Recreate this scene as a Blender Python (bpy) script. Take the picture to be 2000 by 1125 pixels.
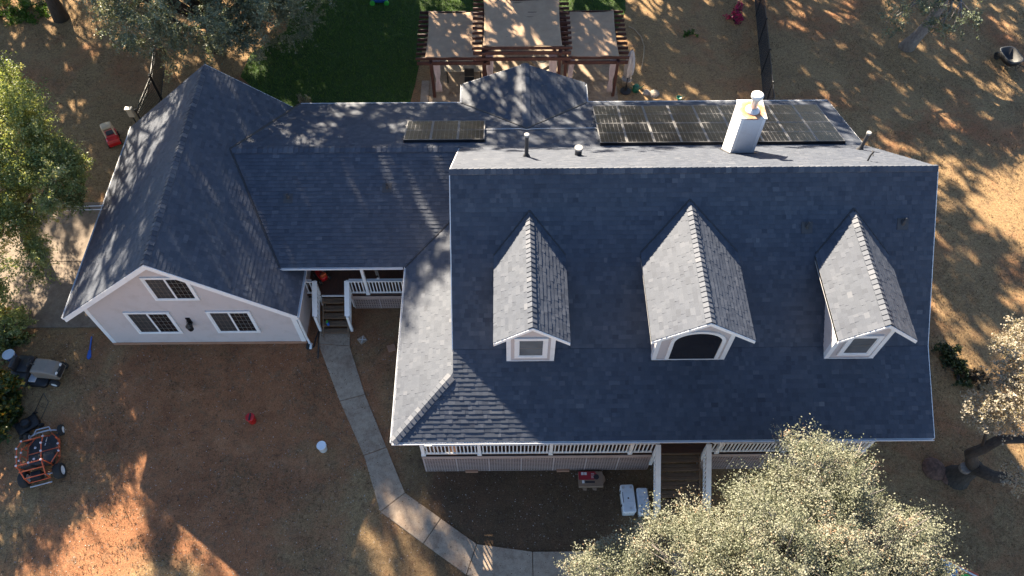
import bpy, math, random
import numpy as np
from mathutils import Vector, Matrix, noise as mnoise

for o in list(bpy.data.objects): bpy.data.objects.remove(o)
scene = bpy.context.scene
COL = scene.collection
R = math.radians
rng = np.random.default_rng(7)
random.seed(7)

# ------------------------------------------------------------------ camera
CAM_H, CAM_PITCH, CAM_YAW, CAM_F = 26.068, 57.04, 0.511, 1501.1
cd = bpy.data.cameras.new('camera'); cam = bpy.data.objects.new('camera', cd); COL.objects.link(cam)
cd.sensor_width = 36.0; cd.lens = CAM_F / 2000 * 36
cd.clip_start = 0.5; cd.clip_end = 600
cam.location = (0, 0, CAM_H)
cam.rotation_euler = (R(90 - CAM_PITCH), 0, R(-CAM_YAW))
scene.camera = cam

# ------------------------------------------------------------------ sky, sun, exposure
SUN_AZ, SUN_EL = 118.0, 30.0            # azimuth of the sun itself (from +X, counter-clockwise) and elevation
sd = Vector((math.cos(R(SUN_AZ)) * math.cos(R(SUN_EL)), math.sin(R(SUN_AZ)) * math.cos(R(SUN_EL)), math.sin(R(SUN_EL))))
world = bpy.data.worlds.new('World'); scene.world = world; world.use_nodes = True
wn = world.node_tree; bg = wn.nodes['Background']
sky = wn.nodes.new('ShaderNodeTexSky'); sky.sky_type = 'NISHITA'; sky.sun_disc = False
sky.sun_elevation = R(SUN_EL); sky.sun_rotation = R(90 - SUN_AZ)
sky.air_density = 0.9; sky.dust_density = 0.2; sky.ozone_density = 2.4
wn.links.new(sky.outputs[0], bg.inputs[0]); bg.inputs[1].default_value = 0.05
sl = bpy.data.lights.new('sun', 'SUN'); sun = bpy.data.objects.new('sun', sl); COL.objects.link(sun)
sl.energy = 5.0; sl.angle = R(0.55); sl.color = (1.0, 0.86, 0.66)
sun.rotation_euler = (-sd).to_track_quat('-Z', 'Y').to_euler(); sun.location = sd * 100
scene.view_settings.view_transform = 'Standard'; scene.view_settings.look = 'None'
scene.view_settings.gamma = 1.0; scene.view_settings.use_curve_mapping = False
scene.view_settings.exposure = 2.45

# ------------------------------------------------------------------ ground height and picture-to-ground helper
def gz(x, y):
    t = min(1, max(0, (14.0 - y) / 4.4)); t = t * t * (3 - 2 * t)
    return -0.5 * t
_p, _w = R(CAM_PITCH), R(CAM_YAW)
_f = Vector((math.sin(_w) * math.cos(_p), math.cos(_w) * math.cos(_p), -math.sin(_p)))
_r = Vector((math.cos(_w), -math.sin(_w), 0)); _u = _r.cross(_f)
def at(u, v, h=0.0):
    """world point seen at photograph pixel (u, v), h metres above the ground"""
    d = _f + _r * ((u - 1000) / CAM_F) - _u * ((v - 562.5) / CAM_F)
    z = 0.0
    for _ in range(12):
        t = (z + h - CAM_H) / d.z; p = d * t; z = gz(p.x, p.y)
    return Vector((p.x, p.y, z + h))
def project(p):
    d = np.asarray(p, float) - np.array([0, 0, CAM_H])
    zz = d @ np.array(_f)
    return 1000 + CAM_F * (d @ np.array(_r)) / zz, 562.5 - CAM_F * (d @ np.array(_u)) / zz

# ------------------------------------------------------------------ materials
def nodes_of(name):
    m = bpy.data.materials.new(name); m.use_nodes = True
    nt = m.node_tree; b = nt.nodes['Principled BSDF']
    return m, nt, b
def N(nt, t, **kw):
    n = nt.nodes.new(t)
    for k, v in kw.items(): setattr(n, k, v)
    return n
def ramp(nt, fac, stops):
    r = N(nt, 'ShaderNodeValToRGB'); e = r.color_ramp.elements
    while len(e) > 1: e.remove(e[0])
    e[0].position = stops[0][0]; e[0].color = (*stops[0][1], 1)
    for p, c in stops[1:]:
        x = e.new(p); x.color = (*c, 1)
    nt.links.new(fac, r.inputs[0]); return r.outputs[0]
def noise(nt, scale, detail=4, rough=0.55, vec=None, dist=0.0):
    n = N(nt, 'ShaderNodeTexNoise'); n.inputs['Scale'].default_value = scale
    n.inputs['Detail'].default_value = detail; n.inputs['Roughness'].default_value = rough
    n.inputs['Distortion'].default_value = dist
    if vec is not None: nt.links.new(vec, n.inputs['Vector'])
    return n.outputs['Fac']
def mix(nt, fac, a, b, mode='MIX'):
    m = N(nt, 'ShaderNodeMix', data_type='RGBA', blend_type=mode)
    for i, v in ((0, fac), (6, a), (7, b)):
        if hasattr(v, 'is_linked') or hasattr(v, 'links'): nt.links.new(v, m.inputs[i])
        elif isinstance(v, (int, float)): m.inputs[i].default_value = v
        else: m.inputs[i].default_value = (*v, 1)
    return m.outputs[2]
def objvec(nt, kind='Object'):
    return N(nt, 'ShaderNodeTexCoord').outputs[kind]
def geopos(nt): return N(nt, 'ShaderNodeNewGeometry').outputs['Position']
def bump(nt, b, h, strength=0.4, dist=0.02):
    n = N(nt, 'ShaderNodeBump'); n.inputs['Strength'].default_value = strength; n.inputs['Distance'].default_value = dist
    nt.links.new(h, n.inputs['Height']); nt.links.new(n.outputs[0], b.inputs['Normal'])
def plain(name, c, rough=0.6, metal=0.0, var=0.12, scale=6.0, bmp=0.1, spec=0.5):
    m, nt, b = nodes_of(name)
    f = noise(nt, scale, 5, 0.6, geopos(nt))
    lo = tuple(x * (1 - var) for x in c); hi = tuple(min(1, x * (1 + var)) for x in c)
    nt.links.new(ramp(nt, f, [(0.3, lo), (0.7, hi)]), b.inputs['Base Color'])
    b.inputs['Roughness'].default_value = rough; b.inputs['Metallic'].default_value = metal
    b.inputs['Specular IOR Level'].default_value = spec
    if bmp: bump(nt, b, noise(nt, scale * 6, 3, 0.6, geopos(nt)), bmp, 0.01)
    return m
def weathered(name, c, dirt=(0.25, 0.2, 0.16), amount=0.25, rough=0.55):
    m, nt, b = nodes_of(name); g = geopos(nt)
    f1 = noise(nt, 2.2, 6, 0.65, g); f2 = noise(nt, 25, 3, 0.6, g)
    base = ramp(nt, f2, [(0.3, tuple(x * 0.95 for x in c)), (0.7, c)])
    k = ramp(nt, f1, [(0.5, (0, 0, 0)), (0.8, (amount,) * 3)])
    nt.links.new(mix(nt, k, base, dirt), b.inputs['Base Color']); b.inputs['Roughness'].default_value = rough
    return m
M = {}
M['trim'] = weathered('white_trim', (0.80, 0.80, 0.80), (0.45, 0.42, 0.38), 0.35)
M['siding'] = weathered('pale_mauve_siding', (0.55, 0.49, 0.475), (0.34, 0.28, 0.24), 0.45)
M['lattice'] = weathered('mauve_lattice', (0.42, 0.315, 0.28), (0.22, 0.15, 0.12), 0.5)
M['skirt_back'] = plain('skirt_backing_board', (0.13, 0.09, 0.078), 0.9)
M['batten'] = weathered('pink_batten', (0.46, 0.37, 0.355), (0.25, 0.18, 0.15), 0.5)
M['concrete_base'] = weathered('foundation_concrete', (0.40, 0.21, 0.13), (0.24, 0.10, 0.055), 0.6, 0.9)
M['dark'] = plain('dark_void', (0.02, 0.018, 0.018), 0.9)
M['black_metal'] = plain('black_metal', (0.018, 0.018, 0.02), 0.45, 0.3)
M['black_plastic'] = plain('black_plastic', (0.02, 0.02, 0.022), 0.5)
M['rubber'] = plain('tyre_rubber', (0.022, 0.021, 0.02), 0.85, bmp=0.3, scale=20)
M['steel'] = plain('galvanised_steel', (0.62, 0.62, 0.62), 0.35, 0.9, var=0.2)
M['vent_grey'] = plain('painted_vent_pipe', (0.045, 0.045, 0.05), 0.6)
M['vent_white'] = plain('pale_galvanised_cap', (0.62, 0.62, 0.62), 0.55)
M['vent_top'] = plain('galvanised_vent_top', (0.30, 0.29, 0.28), 0.6)
M['gutter'] = weathered('gutter_white', (0.74, 0.75, 0.77), (0.4, 0.38, 0.35), 0.3, 0.4)
M['flash'] = plain('valley_metal', (0.05, 0.05, 0.055), 0.5, 0.6)
M['red_plastic'] = plain('red_plastic', (0.55, 0.012, 0.015), 0.35, var=0.2)
M['tan_plastic'] = plain('tan_plastic', (0.55, 0.40, 0.25), 0.45)
M['white_plastic'] = plain('white_plastic', (0.78, 0.80, 0.82), 0.35, var=0.05)
M['cooler'] = weathered('cooler_white', (0.72, 0.76, 0.80), (0.4, 0.38, 0.33), 0.25, 0.45)
M['blue_plastic'] = plain('blue_plastic', (0.02, 0.10, 0.42), 0.4)
M['sky_plastic'] = plain('light_blue_plastic', (0.02, 0.28, 0.55), 0.35)
M['green_plastic'] = plain('green_plastic', (0.05, 0.40, 0.05), 0.35)
M['teal_plastic'] = plain('teal_plastic', (0.008, 0.10, 0.06), 0.35)
M['orange_paint'] = weathered('orange_paint', (0.62, 0.11, 0.035), (0.25, 0.06, 0.03), 0.5, 0.4)
M['grey_paint'] = weathered('grey_tube_paint', (0.45, 0.45, 0.48), (0.2, 0.17, 0.15), 0.4, 0.4)
M['mower_tan'] = weathered('mower_hood_tan', (0.24, 0.195, 0.155), (0.12, 0.09, 0.07), 0.4, 0.4)
M['seat_black'] = plain('seat_vinyl', (0.025, 0.024, 0.026), 0.55, scale=12)
M['pergola'] = weathered('red_brown_stain', (0.062, 0.022, 0.018), (0.03, 0.016, 0.014), 0.5, 0.6)
M['deck'] = weathered('deck_boards', (0.105, 0.050, 0.032), (0.06, 0.035, 0.025), 0.6, 0.7)
M['tread'] = weathered('stair_tread_wood', (0.20, 0.125, 0.075), (0.08, 0.05, 0.035), 0.6, 0.75)
M['stone'] = plain('pale_stone', (0.30, 0.25, 0.20), 0.9, bmp=0.5, var=0.3)
M['cardboard'] = weathered('cardboard', (0.27, 0.18, 0.12), (0.12, 0.08, 0.06), 0.4, 0.85)
M['card_red'] = weathered('printed_red_card', (0.36, 0.02, 0.03), (0.2, 0.03, 0.03), 0.4, 0.5)
M['paper'] = plain('paper_label', (0.7, 0.68, 0.66), 0.6)
M['ink'] = plain('dark_print', (0.03, 0.025, 0.03), 0.6)
M['rust'] = plain('temp', (0.7, 0.66, 0.6))
M['tabletop'] = weathered('cream_table_top', (0.52, 0.45, 0.34), (0.3, 0.24, 0.17), 0.4, 0.35)
M['curtain'] = plain('pale_curtain_fabric', (0.62, 0.55, 0.57), 0.85)
M['umbrella'] = plain('grey_canvas', (0.42, 0.40, 0.39), 0.9)
M['hose'] = plain('tan_hose', (0.36, 0.25, 0.15), 0.5)
M['rotten'] = plain('rotten_wood', (0.13, 0.07, 0.05), 0.95, var=0.5, scale=9, bmp=0.9)
M['log'] = plain('cut_log', (0.20, 0.15, 0.11), 0.9, bmp=0.4)

def mat_rust():
    m, nt, b = nodes_of('rust_stained_cap'); g = geopos(nt)
    d = N(nt, 'ShaderNodeVectorMath', operation='DISTANCE'); nt.links.new(g, d.inputs[0]); d.inputs[1].default_value = (8.13, 18.72, 7.92)
    n = noise(nt, 5, 5, 0.7, g); s_ = N(nt, 'ShaderNodeMath', operation='MULTIPLY_ADD'); nt.links.new(n, s_.inputs[0]); s_.inputs[1].default_value = -0.5; nt.links.new(d.outputs['Value'], s_.inputs[2])
    k = ramp(nt, s_.outputs[0], [(0.06, (0.95,) * 3), (0.17, (0.75,) * 3), (0.24, (0, 0, 0))])
    nt.links.new(mix(nt, k, (0.66, 0.63, 0.58), (0.40, 0.155, 0.05)), b.inputs['Base Color']); b.inputs['Roughness'].default_value = 0.6; return m
M['rust'] = mat_rust()
M['chimney_white'] = weathered('chimney_siding_white', (0.66, 0.66, 0.67), (0.42, 0.38, 0.34), 0.45)
def mat_shingle():
    m, nt, b = nodes_of('charcoal_shingle'); g = geopos(nt)
    a = N(nt, 'ShaderNodeAttribute'); a.attribute_name = 'shade'
    col = ramp(nt, a.outputs['Fac'], [(0.0, (0.022, 0.029, 0.046)), (0.3, (0.033, 0.042, 0.063)), (0.55, (0.046, 0.056, 0.079)), (0.8, (0.068, 0.077, 0.100)), (1.0, (0.110, 0.115, 0.132))])
    fine = noise(nt, 90, 3, 0.7, g)
    col = mix(nt, 1.0, col, ramp(nt, fine, [(0.3, (0.72, 0.72, 0.72)), (0.7, (1.25, 1.25, 1.25))]), 'MULTIPLY')
    big = noise(nt, 0.7, 4, 0.6, g)
    col = mix(nt, 1.0, col, ramp(nt, big, [(0.3, (0.86, 0.88, 0.92)), (0.7, (1.1, 1.08, 1.04))]), 'MULTIPLY')
    nt.links.new(col, b.inputs['Base Color']); b.inputs['Roughness'].default_value = 0.72
    b.inputs['Specular IOR Level'].default_value = 0.54
    bump(nt, b, fine, 0.5, 0.006)
    return m
M['shingle'] = mat_shingle()

def mat_ground():
    m, nt, b = nodes_of('dry_earth_ground'); g = geopos(nt)
    sep = N(nt, 'ShaderNodeSeparateXYZ'); nt.links.new(g, sep.inputs[0])
    big = noise(nt, 0.22, 5, 0.62, g, 0.6); mid = noise(nt, 1.1, 6, 0.68, g, 0.4); fine = noise(nt, 9, 6, 0.75, g); grit = noise(nt, 55, 3, 0.75, g)
    straw = ramp(nt, fine, [(0.25, (0.185, 0.115, 0.058)), (0.5, (0.315, 0.205, 0.104)), (0.75, (0.43, 0.30, 0.158))])
    earth = ramp(nt, mid, [(0.25, (0.21, 0.082, 0.042)), (0.55, (0.345, 0.148, 0.073)), (0.8, (0.45, 0.232, 0.125))])
    lit = ramp(nt, fine, [(0.3, (0.15, 0.088, 0.052)), (0.7, (0.27, 0.172, 0.10))])
    # red bare earth is commonest in the front yard (trodden), dry grass elsewhere
    dx = N(nt, 'ShaderNodeVectorMath', operation='DISTANCE'); nt.links.new(g, dx.inputs[0]); dx.inputs[1].default_value = (-10.5, 11.3, 0)
    d1 = N(nt, 'ShaderNodeMapRange'); nt.links.new(dx.outputs['Value'], d1.inputs[0]); d1.inputs[1].default_value = 2; d1.inputs[2].default_value = 9; d1.inputs[3].default_value = 0.27; d1.inputs[4].default_value = 0.0
    add = N(nt, 'ShaderNodeMath', operation='ADD'); nt.links.new(big, add.inputs[0]); nt.links.new(d1.outputs[0], add.inputs[1])
    sub = N(nt, 'ShaderNodeMath', operation='MULTIPLY_ADD'); nt.links.new(mid, sub.inputs[0]); sub.inputs[1].default_value = 0.30; nt.links.new(add.outputs[0], sub.inputs[2])
    ke = ramp(nt, sub.outputs[0], [(0.65, (0, 0, 0)), (0.82, (0.85,) * 3)])
    c = mix(nt, ke, straw, earth)
    kl = ramp(nt, noise(nt, 2.4, 7, 0.75, g, 0.8), [(0.50, (0, 0, 0)), (0.64, (0.75,) * 3)])
    c = mix(nt, kl, c, lit)
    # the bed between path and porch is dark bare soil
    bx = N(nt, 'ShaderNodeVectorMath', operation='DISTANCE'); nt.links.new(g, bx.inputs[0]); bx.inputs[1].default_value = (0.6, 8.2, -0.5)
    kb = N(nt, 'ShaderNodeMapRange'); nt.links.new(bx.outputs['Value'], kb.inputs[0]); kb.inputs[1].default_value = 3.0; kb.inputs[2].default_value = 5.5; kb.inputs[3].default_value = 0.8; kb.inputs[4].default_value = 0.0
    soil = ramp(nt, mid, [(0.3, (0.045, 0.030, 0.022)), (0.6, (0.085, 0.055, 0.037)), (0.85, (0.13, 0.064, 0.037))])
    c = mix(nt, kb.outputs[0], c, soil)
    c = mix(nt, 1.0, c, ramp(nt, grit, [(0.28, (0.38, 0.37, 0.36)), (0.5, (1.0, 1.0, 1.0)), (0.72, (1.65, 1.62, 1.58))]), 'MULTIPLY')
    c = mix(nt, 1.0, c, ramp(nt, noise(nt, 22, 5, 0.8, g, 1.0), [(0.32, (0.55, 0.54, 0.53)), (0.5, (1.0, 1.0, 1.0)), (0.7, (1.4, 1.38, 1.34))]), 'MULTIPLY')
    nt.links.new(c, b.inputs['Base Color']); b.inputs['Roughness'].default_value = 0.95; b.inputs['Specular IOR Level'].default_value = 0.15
    h = N(nt, 'ShaderNodeMath', operation='ADD'); nt.links.new(fine, h.inputs[0]); nt.links.new(grit, h.inputs[1])
    bump(nt, b, h.outputs[0], 0.9, 0.04)
    return m
M['ground'] = mat_ground()

def mat_concrete(name, c, stain):
    m, nt, b = nodes_of(name); g = geopos(nt)
    f = noise(nt, 1.3, 7, 0.7, g, 0.5); k = noise(nt, 40, 4, 0.7, g); s = noise(nt, 5, 5, 0.7, g)
    col = ramp(nt, f, [(0.3, stain), (0.5, c), (0.75, tuple(min(1, x * 1.25) for x in c))])
    col = mix(nt, 1.0, col, ramp(nt, k, [(0.3, (0.75,) * 3), (0.7, (1.15,) * 3)]), 'MULTIPLY')
    col = mix(nt, 1.0, col, ramp(nt, s, [(0.35, (0.8, 0.77, 0.75)), (0.6, (1.06,) * 3)]), 'MULTIPLY')
    nt.links.new(col, b.inputs['Base Color']); b.inputs['Roughness'].default_value = 0.9
    bump(nt, b, k, 0.3, 0.008); return m
M['path'] = mat_concrete('path_concrete', (0.36, 0.275, 0.20), (0.27, 0.185, 0.13))
M['patio'] = mat_concrete('patio_concrete', (0.33, 0.25, 0.17), (0.20, 0.14, 0.09))
M['drive'] = mat_concrete('driveway_concrete', (0.21, 0.165, 0.125), (0.13, 0.095, 0.07))

def mat_leaf(name, stops, trans=0.3, rough=0.45, spec=0.5):
    m, nt, b = nodes_of(name)
    a = N(nt, 'ShaderNodeAttribute'); a.attribute_name = 'shade'
    col = ramp(nt, a.outputs['Fac'], stops)
    nt.links.new(col, b.inputs['Base Color']); b.inputs['Roughness'].default_value = rough; b.inputs['Specular IOR Level'].default_value = spec
    t = N(nt, 'ShaderNodeBsdfTranslucent'); nt.links.new(mix(nt, 1.0, col, (1.25, 1.15, 0.6), 'MULTIPLY'), t.inputs[0])
    ms = N(nt, 'ShaderNodeMixShader'); ms.inputs[0].default_value = trans
    nt.links.new(b.outputs[0], ms.inputs[1]); nt.links.new(t.outputs[0], ms.inputs[2])
    nt.links.new(ms.outputs[0], nt.nodes['Material Output'].inputs[0]); return m
M['leaf_pale'] = mat_leaf('pale_oak_leaf', [(0, (0.06, 0.070, 0.038)), (0.3, (0.145, 0.155, 0.100)), (0.65, (0.23, 0.23, 0.165)), (0.92, (0.31, 0.29, 0.22)), (1, (0.28, 0.18, 0.11))], 0.2, 0.6, 0.35)
M['leaf_green'] = mat_leaf('green_oak_leaf', [(0, (0.06, 0.09, 0.025)), (0.4, (0.185, 0.235, 0.08)), (0.75, (0.32, 0.36, 0.155)), (1, (0.46, 0.45, 0.26))], 0.44, 0.5)
M['leaf_blue'] = mat_leaf('blue_oak_leaf', [(0, (0.05, 0.07, 0.045)), (0.4, (0.12, 0.15, 0.10)), (0.75, (0.20, 0.23, 0.155)), (1, (0.28, 0.28, 0.18))], 0.25, 0.5)
M['leaf_white'] = mat_leaf('silvery_oak_leaf', [(0, (0.16, 0.14, 0.10)), (0.4, (0.32, 0.285, 0.22)), (0.8, (0.46, 0.40, 0.32)), (1, (0.54, 0.45, 0.36))], 0.25, 0.6, 0.35)
M['leaf_autumn'] = mat_leaf('autumn_leaf', [(0, (0.035, 0.06, 0.014)), (0.55, (0.07, 0.10, 0.022)), (0.7, (0.36, 0.24, 0.03)), (0.9, (0.42, 0.28, 0.04)), (1, (0.42, 0.17, 0.05))], 0.35)
M['leaf_dark'] = mat_leaf('dark_shrub_leaf', [(0, (0.016, 0.028, 0.008)), (0.6, (0.05, 0.075, 0.02)), (1, (0.13, 0.13, 0.045))], 0.2)
M['leaf_brown'] = mat_leaf('dry_brush', [(0, (0.05, 0.035, 0.02)), (0.6, (0.14, 0.10, 0.06)), (1, (0.24, 0.18, 0.11))], 0.1, 0.8)
M['petal'] = mat_leaf('magenta_petal', [(0, (0.04, 0.05, 0.015)), (0.3, (0.05, 0.06, 0.02)), (0.4, (0.36, 0.01, 0.09)), (1, (0.55, 0.03, 0.20))], 0.3)
M['grass'] = mat_leaf('lawn_grass', [(0, (0.03, 0.075, 0.008)), (0.6, (0.075, 0.16, 0.018)), (1, (0.14, 0.22, 0.04))], 0.35, 0.6)
M['straw'] = mat_leaf('straw_blade', [(0, (0.08, 0.052, 0.03)), (0.6, (0.16, 0.11, 0.064)), (1, (0.25, 0.18, 0.105))], 0.1, 0.95, 0.1)
M['litter'] = mat_leaf('fallen_leaf', [(0, (0.06, 0.035, 0.02)), (0.6, (0.15, 0.085, 0.045)), (1, (0.30, 0.19, 0.11))], 0.1, 0.9, 0.2)

M['pebble'] = mat_leaf('pale_pebble', [(0, (0.08, 0.06, 0.045)), (0.6, (0.22, 0.18, 0.14)), (1, (0.5, 0.45, 0.40))], 0.0, 0.9, 0.2)
def mat_lawn():
    m, nt, b = nodes_of('lawn_turf'); g = geopos(nt)
    c = ramp(nt, noise(nt, 3, 7, 0.75, g), [(0.3, (0.018, 0.035, 0.006)), (0.55, (0.035, 0.075, 0.010)), (0.8, (0.07, 0.10, 0.02))])
    nt.links.new(c, b.inputs['Base Color']); b.inputs['Roughness'].default_value = 0.9
    bump(nt, b, noise(nt, 30, 4, 0.8, g), 0.8, 0.04); return m
M['lawn'] = mat_lawn()
def mat_bark(name, a, c):
    m, nt, b = nodes_of(name); g = objvec(nt)
    w = N(nt, 'ShaderNodeMapping'); w.inputs['Scale'].default_value = (1, 1, 0.22); nt.links.new(g, w.inputs[0])
    f = noise(nt, 14, 7, 0.75, w.outputs[0], 0.6)
    nt.links.new(ramp(nt, f, [(0.3, a), (0.7, c)]), b.inputs['Base Color']); b.inputs['Roughness'].default_value = 0.95
    bump(nt, b, f, 0.9, 0.05); return m
M['bark'] = mat_bark('dark_oak_bark', (0.022, 0.018, 0.015), (0.085, 0.07, 0.058))
M['bark_grey'] = mat_bark('grey_oak_bark', (0.10, 0.088, 0.08), (0.30, 0.26, 0.23))
def mat_glass(name, tint, rough=0.04):
    m, nt, b = nodes_of(name)
    f = noise(nt, 1.2, 3, 0.5, geopos(nt))
    nt.links.new(ramp(nt, f, [(0.35, tuple(x * 0.6 for x in tint)), (0.7, tint)]), b.inputs['Base Color'])
    b.inputs['Roughness'].default_value = rough; b.inputs['Specular IOR Level'].default_value = 0.6; return m
M['glass'] = mat_glass('dark_window_glass', (0.022, 0.022, 0.026))
M['glass_screen'] = mat_glass('insect_screened_glass', (0.055, 0.055, 0.06), 0.35)
M['glass_grey'] = mat_glass('screened_window_glass', (0.16, 0.17, 0.18), 0.2)
M['muntin'] = plain('muntin_bar', (0.20, 0.175, 0.14), 0.5)
M['cell'] = mat_glass('solar_cell', (0.008, 0.0085, 0.011), 0.3)
M['cell'].node_tree.nodes['Principled BSDF'].inputs['Specular IOR Level'].default_value = 0.22
M['backsheet'] = plain('solar_backsheet', (0.17, 0.165, 0.165), 0.6)
M['alu'] = plain('aluminium_frame', (0.21, 0.205, 0.205), 0.5, 0.4)
def mat_cloth():
    m, nt, b = nodes_of('tan_shade_cloth'); g = geopos(nt)
    c = ramp(nt, noise(nt, 3, 5, 0.6, g), [(0.3, (0.38, 0.255, 0.17)), (0.7, (0.46, 0.32, 0.215))])
    nt.links.new(c, b.inputs['Base Color']); b.inputs['Roughness'].default_value = 0.9; b.inputs['Specular IOR Level'].default_value = 0.1
    w = N(nt, 'ShaderNodeTexWave', bands_direction='X'); w.inputs['Scale'].default_value = 40; nt.links.new(g, w.inputs[0])
    bump(nt, b, w.outputs['Fac'], 0.15, 0.01); return m
M['cloth'] = mat_cloth()

# ------------------------------------------------------------------ mesh helpers
class MB:
    def __init__(s): s.v = []; s.f = []; s.a = []
    def add(s, vs, fs, shade=0.5):
        n = len(s.v); s.v += [tuple(p) for p in vs]; s.f += [tuple(i + n for i in f) for f in fs]; s.a += [shade] * len(fs); return s
    def box(s, lo, hi, shade=0.5):
        x0, y0, z0 = lo; x1, y1, z1 = hi
        return s.add([(x0, y0, z0), (x1, y0, z0), (x1, y1, z0), (x0, y1, z0), (x0, y0, z1), (x1, y0, z1), (x1, y1, z1), (x0, y1, z1)],
                     [(3, 2, 1, 0), (4, 5, 6, 7), (0, 1, 5, 4), (1, 2, 6, 5), (2, 3, 7, 6), (3, 0, 4, 7)], shade)
    def beam(s, p, q, w, h, up=(0, 0, 1), shade=0.5):
        """bar from p to q, w wide and h high (p,q on its axis)"""
        p, q = Vector(p), Vector(q); d = (q - p).normalized(); up = Vector(up)
        sx = d.cross(up)
        if sx.length < 1e-4: sx = d.cross(Vector((1, 0, 0)))
        sx.normalize(); uz = sx.cross(d).normalized()
        a, b = sx * w / 2, uz * h / 2
        vs = [p - a - b, p + a - b, p + a + b, p - a + b, q - a - b, q + a - b, q + a + b, q - a + b]
        return s.add(vs, [(0, 1, 2, 3), (7, 6, 5, 4), (4, 5, 1, 0), (5, 6, 2, 1), (6, 7, 3, 2), (7, 4, 0, 3)], shade)
    def tube(s, pts, rad, seg=8, cap=True, shade=0.5):
        pts = [Vector(p) for p in pts]; n = len(pts)
        rad = rad if hasattr(rad, '__len__') else [rad] * n
        vs = []; prev = None
        for i, p in enumerate(pts):
            t = (pts[min(i + 1, n - 1)] - pts[max(i - 1, 0)]).normalized()
            ref = prev if prev is not None else (Vector((1, 0, 0)) if abs(t.x) < 0.8 else Vector((0, 1, 0)))
            a = (ref - t * ref.dot(t))
            if a.length < 1e-5: a = t.orthogonal()
            a.normalize(); b = t.cross(a); prev = a
            for k in range(seg):
                w = 2 * math.pi * k / seg; vs.append(p + (a * math.cos(w) + b * math.sin(w)) * rad[i])
        fs = []
        for i in range(n - 1):
            for k in range(seg):
                k2 = (k + 1) % seg; fs.append((i * seg + k, i * seg + k2, (i + 1) * seg + k2, (i + 1) * seg + k))
        if cap: fs += [tuple(range(seg))[::-1], tuple((n - 1) * seg + k for k in range(seg))]
        return s.add(vs, fs, shade)
    def lathe(s, c, prof, seg=20, axis='z', shade=0.5, cap=True):
        c = Vector(c); vs = []; n = len(prof)
        for r, h in prof:
            for k in range(seg):
                w = 2 * math.pi * k / seg; x, y = r * math.cos(w), r * math.sin(w)
                vs.append(c + Vector({'z': (x, y, h), 'x': (h, x, y), 'y': (y, h, x)}[axis]))
        fs = [(i * seg + k, i * seg + (k + 1) % seg, (i + 1) * seg + (k + 1) % seg, (i + 1) * seg + k) for i in range(n - 1) for k in range(seg)]
        if cap: fs += [tuple(range(seg))[::-1], tuple((n - 1) * seg + k for k in range(seg))]
        return s.add(vs, fs, shade)
    def slab(s, poly, down, shade=0.5):
        """polygon (list of points, counter-clockwise from above) thickened by vector down"""
        n = len(poly); d = Vector(down); top = [Vector(p) for p in poly]; vs = top + [p + d for p in top]
        fs = [tuple(range(n)), tuple(range(2 * n - 1, n - 1, -1))] + [((i + 1) % n, i, n + i, n + (i + 1) % n) for i in range(n)]
        return s.add(vs, fs, shade)
    def rbox(s, lo, hi, r=0.03, shade=0.5):
        """box with rounded vertical corners and a softened top edge"""
        x0, y0, z0 = lo; x1, y1, z1 = hi; ring = []
        for cx, cy, a0 in ((x1 - r, y1 - r, 0), (x0 + r, y1 - r, 90), (x0 + r, y0 + r, 180), (x1 - r, y0 + r, 270)):
            for k in range(4): ring.append((cx, cy, R(a0 + 30 * k)))
        n = len(ring); q = r * 0.5; vs = []
        for rr, z in ((r, z0), (r, z1 - q), (r - q * 0.3, z1 - q * 0.3), (r - q, z1)):
            vs += [(cx + rr * math.cos(a), cy + rr * math.sin(a), z) for cx, cy, a in ring]
        fs = [(i * n + k, i * n + (k + 1) % n, (i + 1) * n + (k + 1) % n, (i + 1) * n + k) for i in range(3) for k in range(n)]
        fs += [tuple(range(n))[::-1], tuple(3 * n + k for k in range(n))]
        return s.add(vs, fs, shade)
    def mesh(s, name, mat, smooth=False, org=(0, 0, 0)):
        me = bpy.data.meshes.new(name); ox, oy, oz = org
        me.from_pydata([(x - ox, y - oy, z - oz) for x, y, z in s.v], [], s.f)
        at_ = me.attributes.new('shade', 'FLOAT', 'FACE'); at_.data.foreach_set('value', np.array(s.a, np.float32))
        if mat is not None: me.materials.append(mat)
        if smooth: me.shade_smooth()
        me.update(); return me
    def build(s, name, mat, parent=None, smooth=False, org=(0, 0, 0)):
        return link(name, s.mesh(name, mat, smooth, org), parent)
def link(name, data, parent=None, loc=None):
    o = bpy.data.objects.new(name, data); COL.objects.link(o)
    if parent is not None: o.parent = parent
    if loc is not None: o.location = loc
    return o
def tag(o, label=None, cat=None, group=None, kind=None):
    if label: o['label'] = label
    if cat: o['category'] = cat
    if group: o['group'] = group
    if kind: o['kind'] = kind
    return o
def thing(name, label, cat, loc=(0, 0, 0), rz=0.0, group=None):
    o = bpy.data.objects.new(name, None); COL.objects.link(o); o.empty_display_size = 0.3
    o.location = loc; o.rotation_euler = (0, 0, rz); return tag(o, label, cat, group)
def bevel(o, w=0.01, seg=2):
    md = o.modifiers.new('bevel', 'BEVEL'); md.width = w; md.segments = seg; md.limit_method = 'ANGLE'; return o

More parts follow.
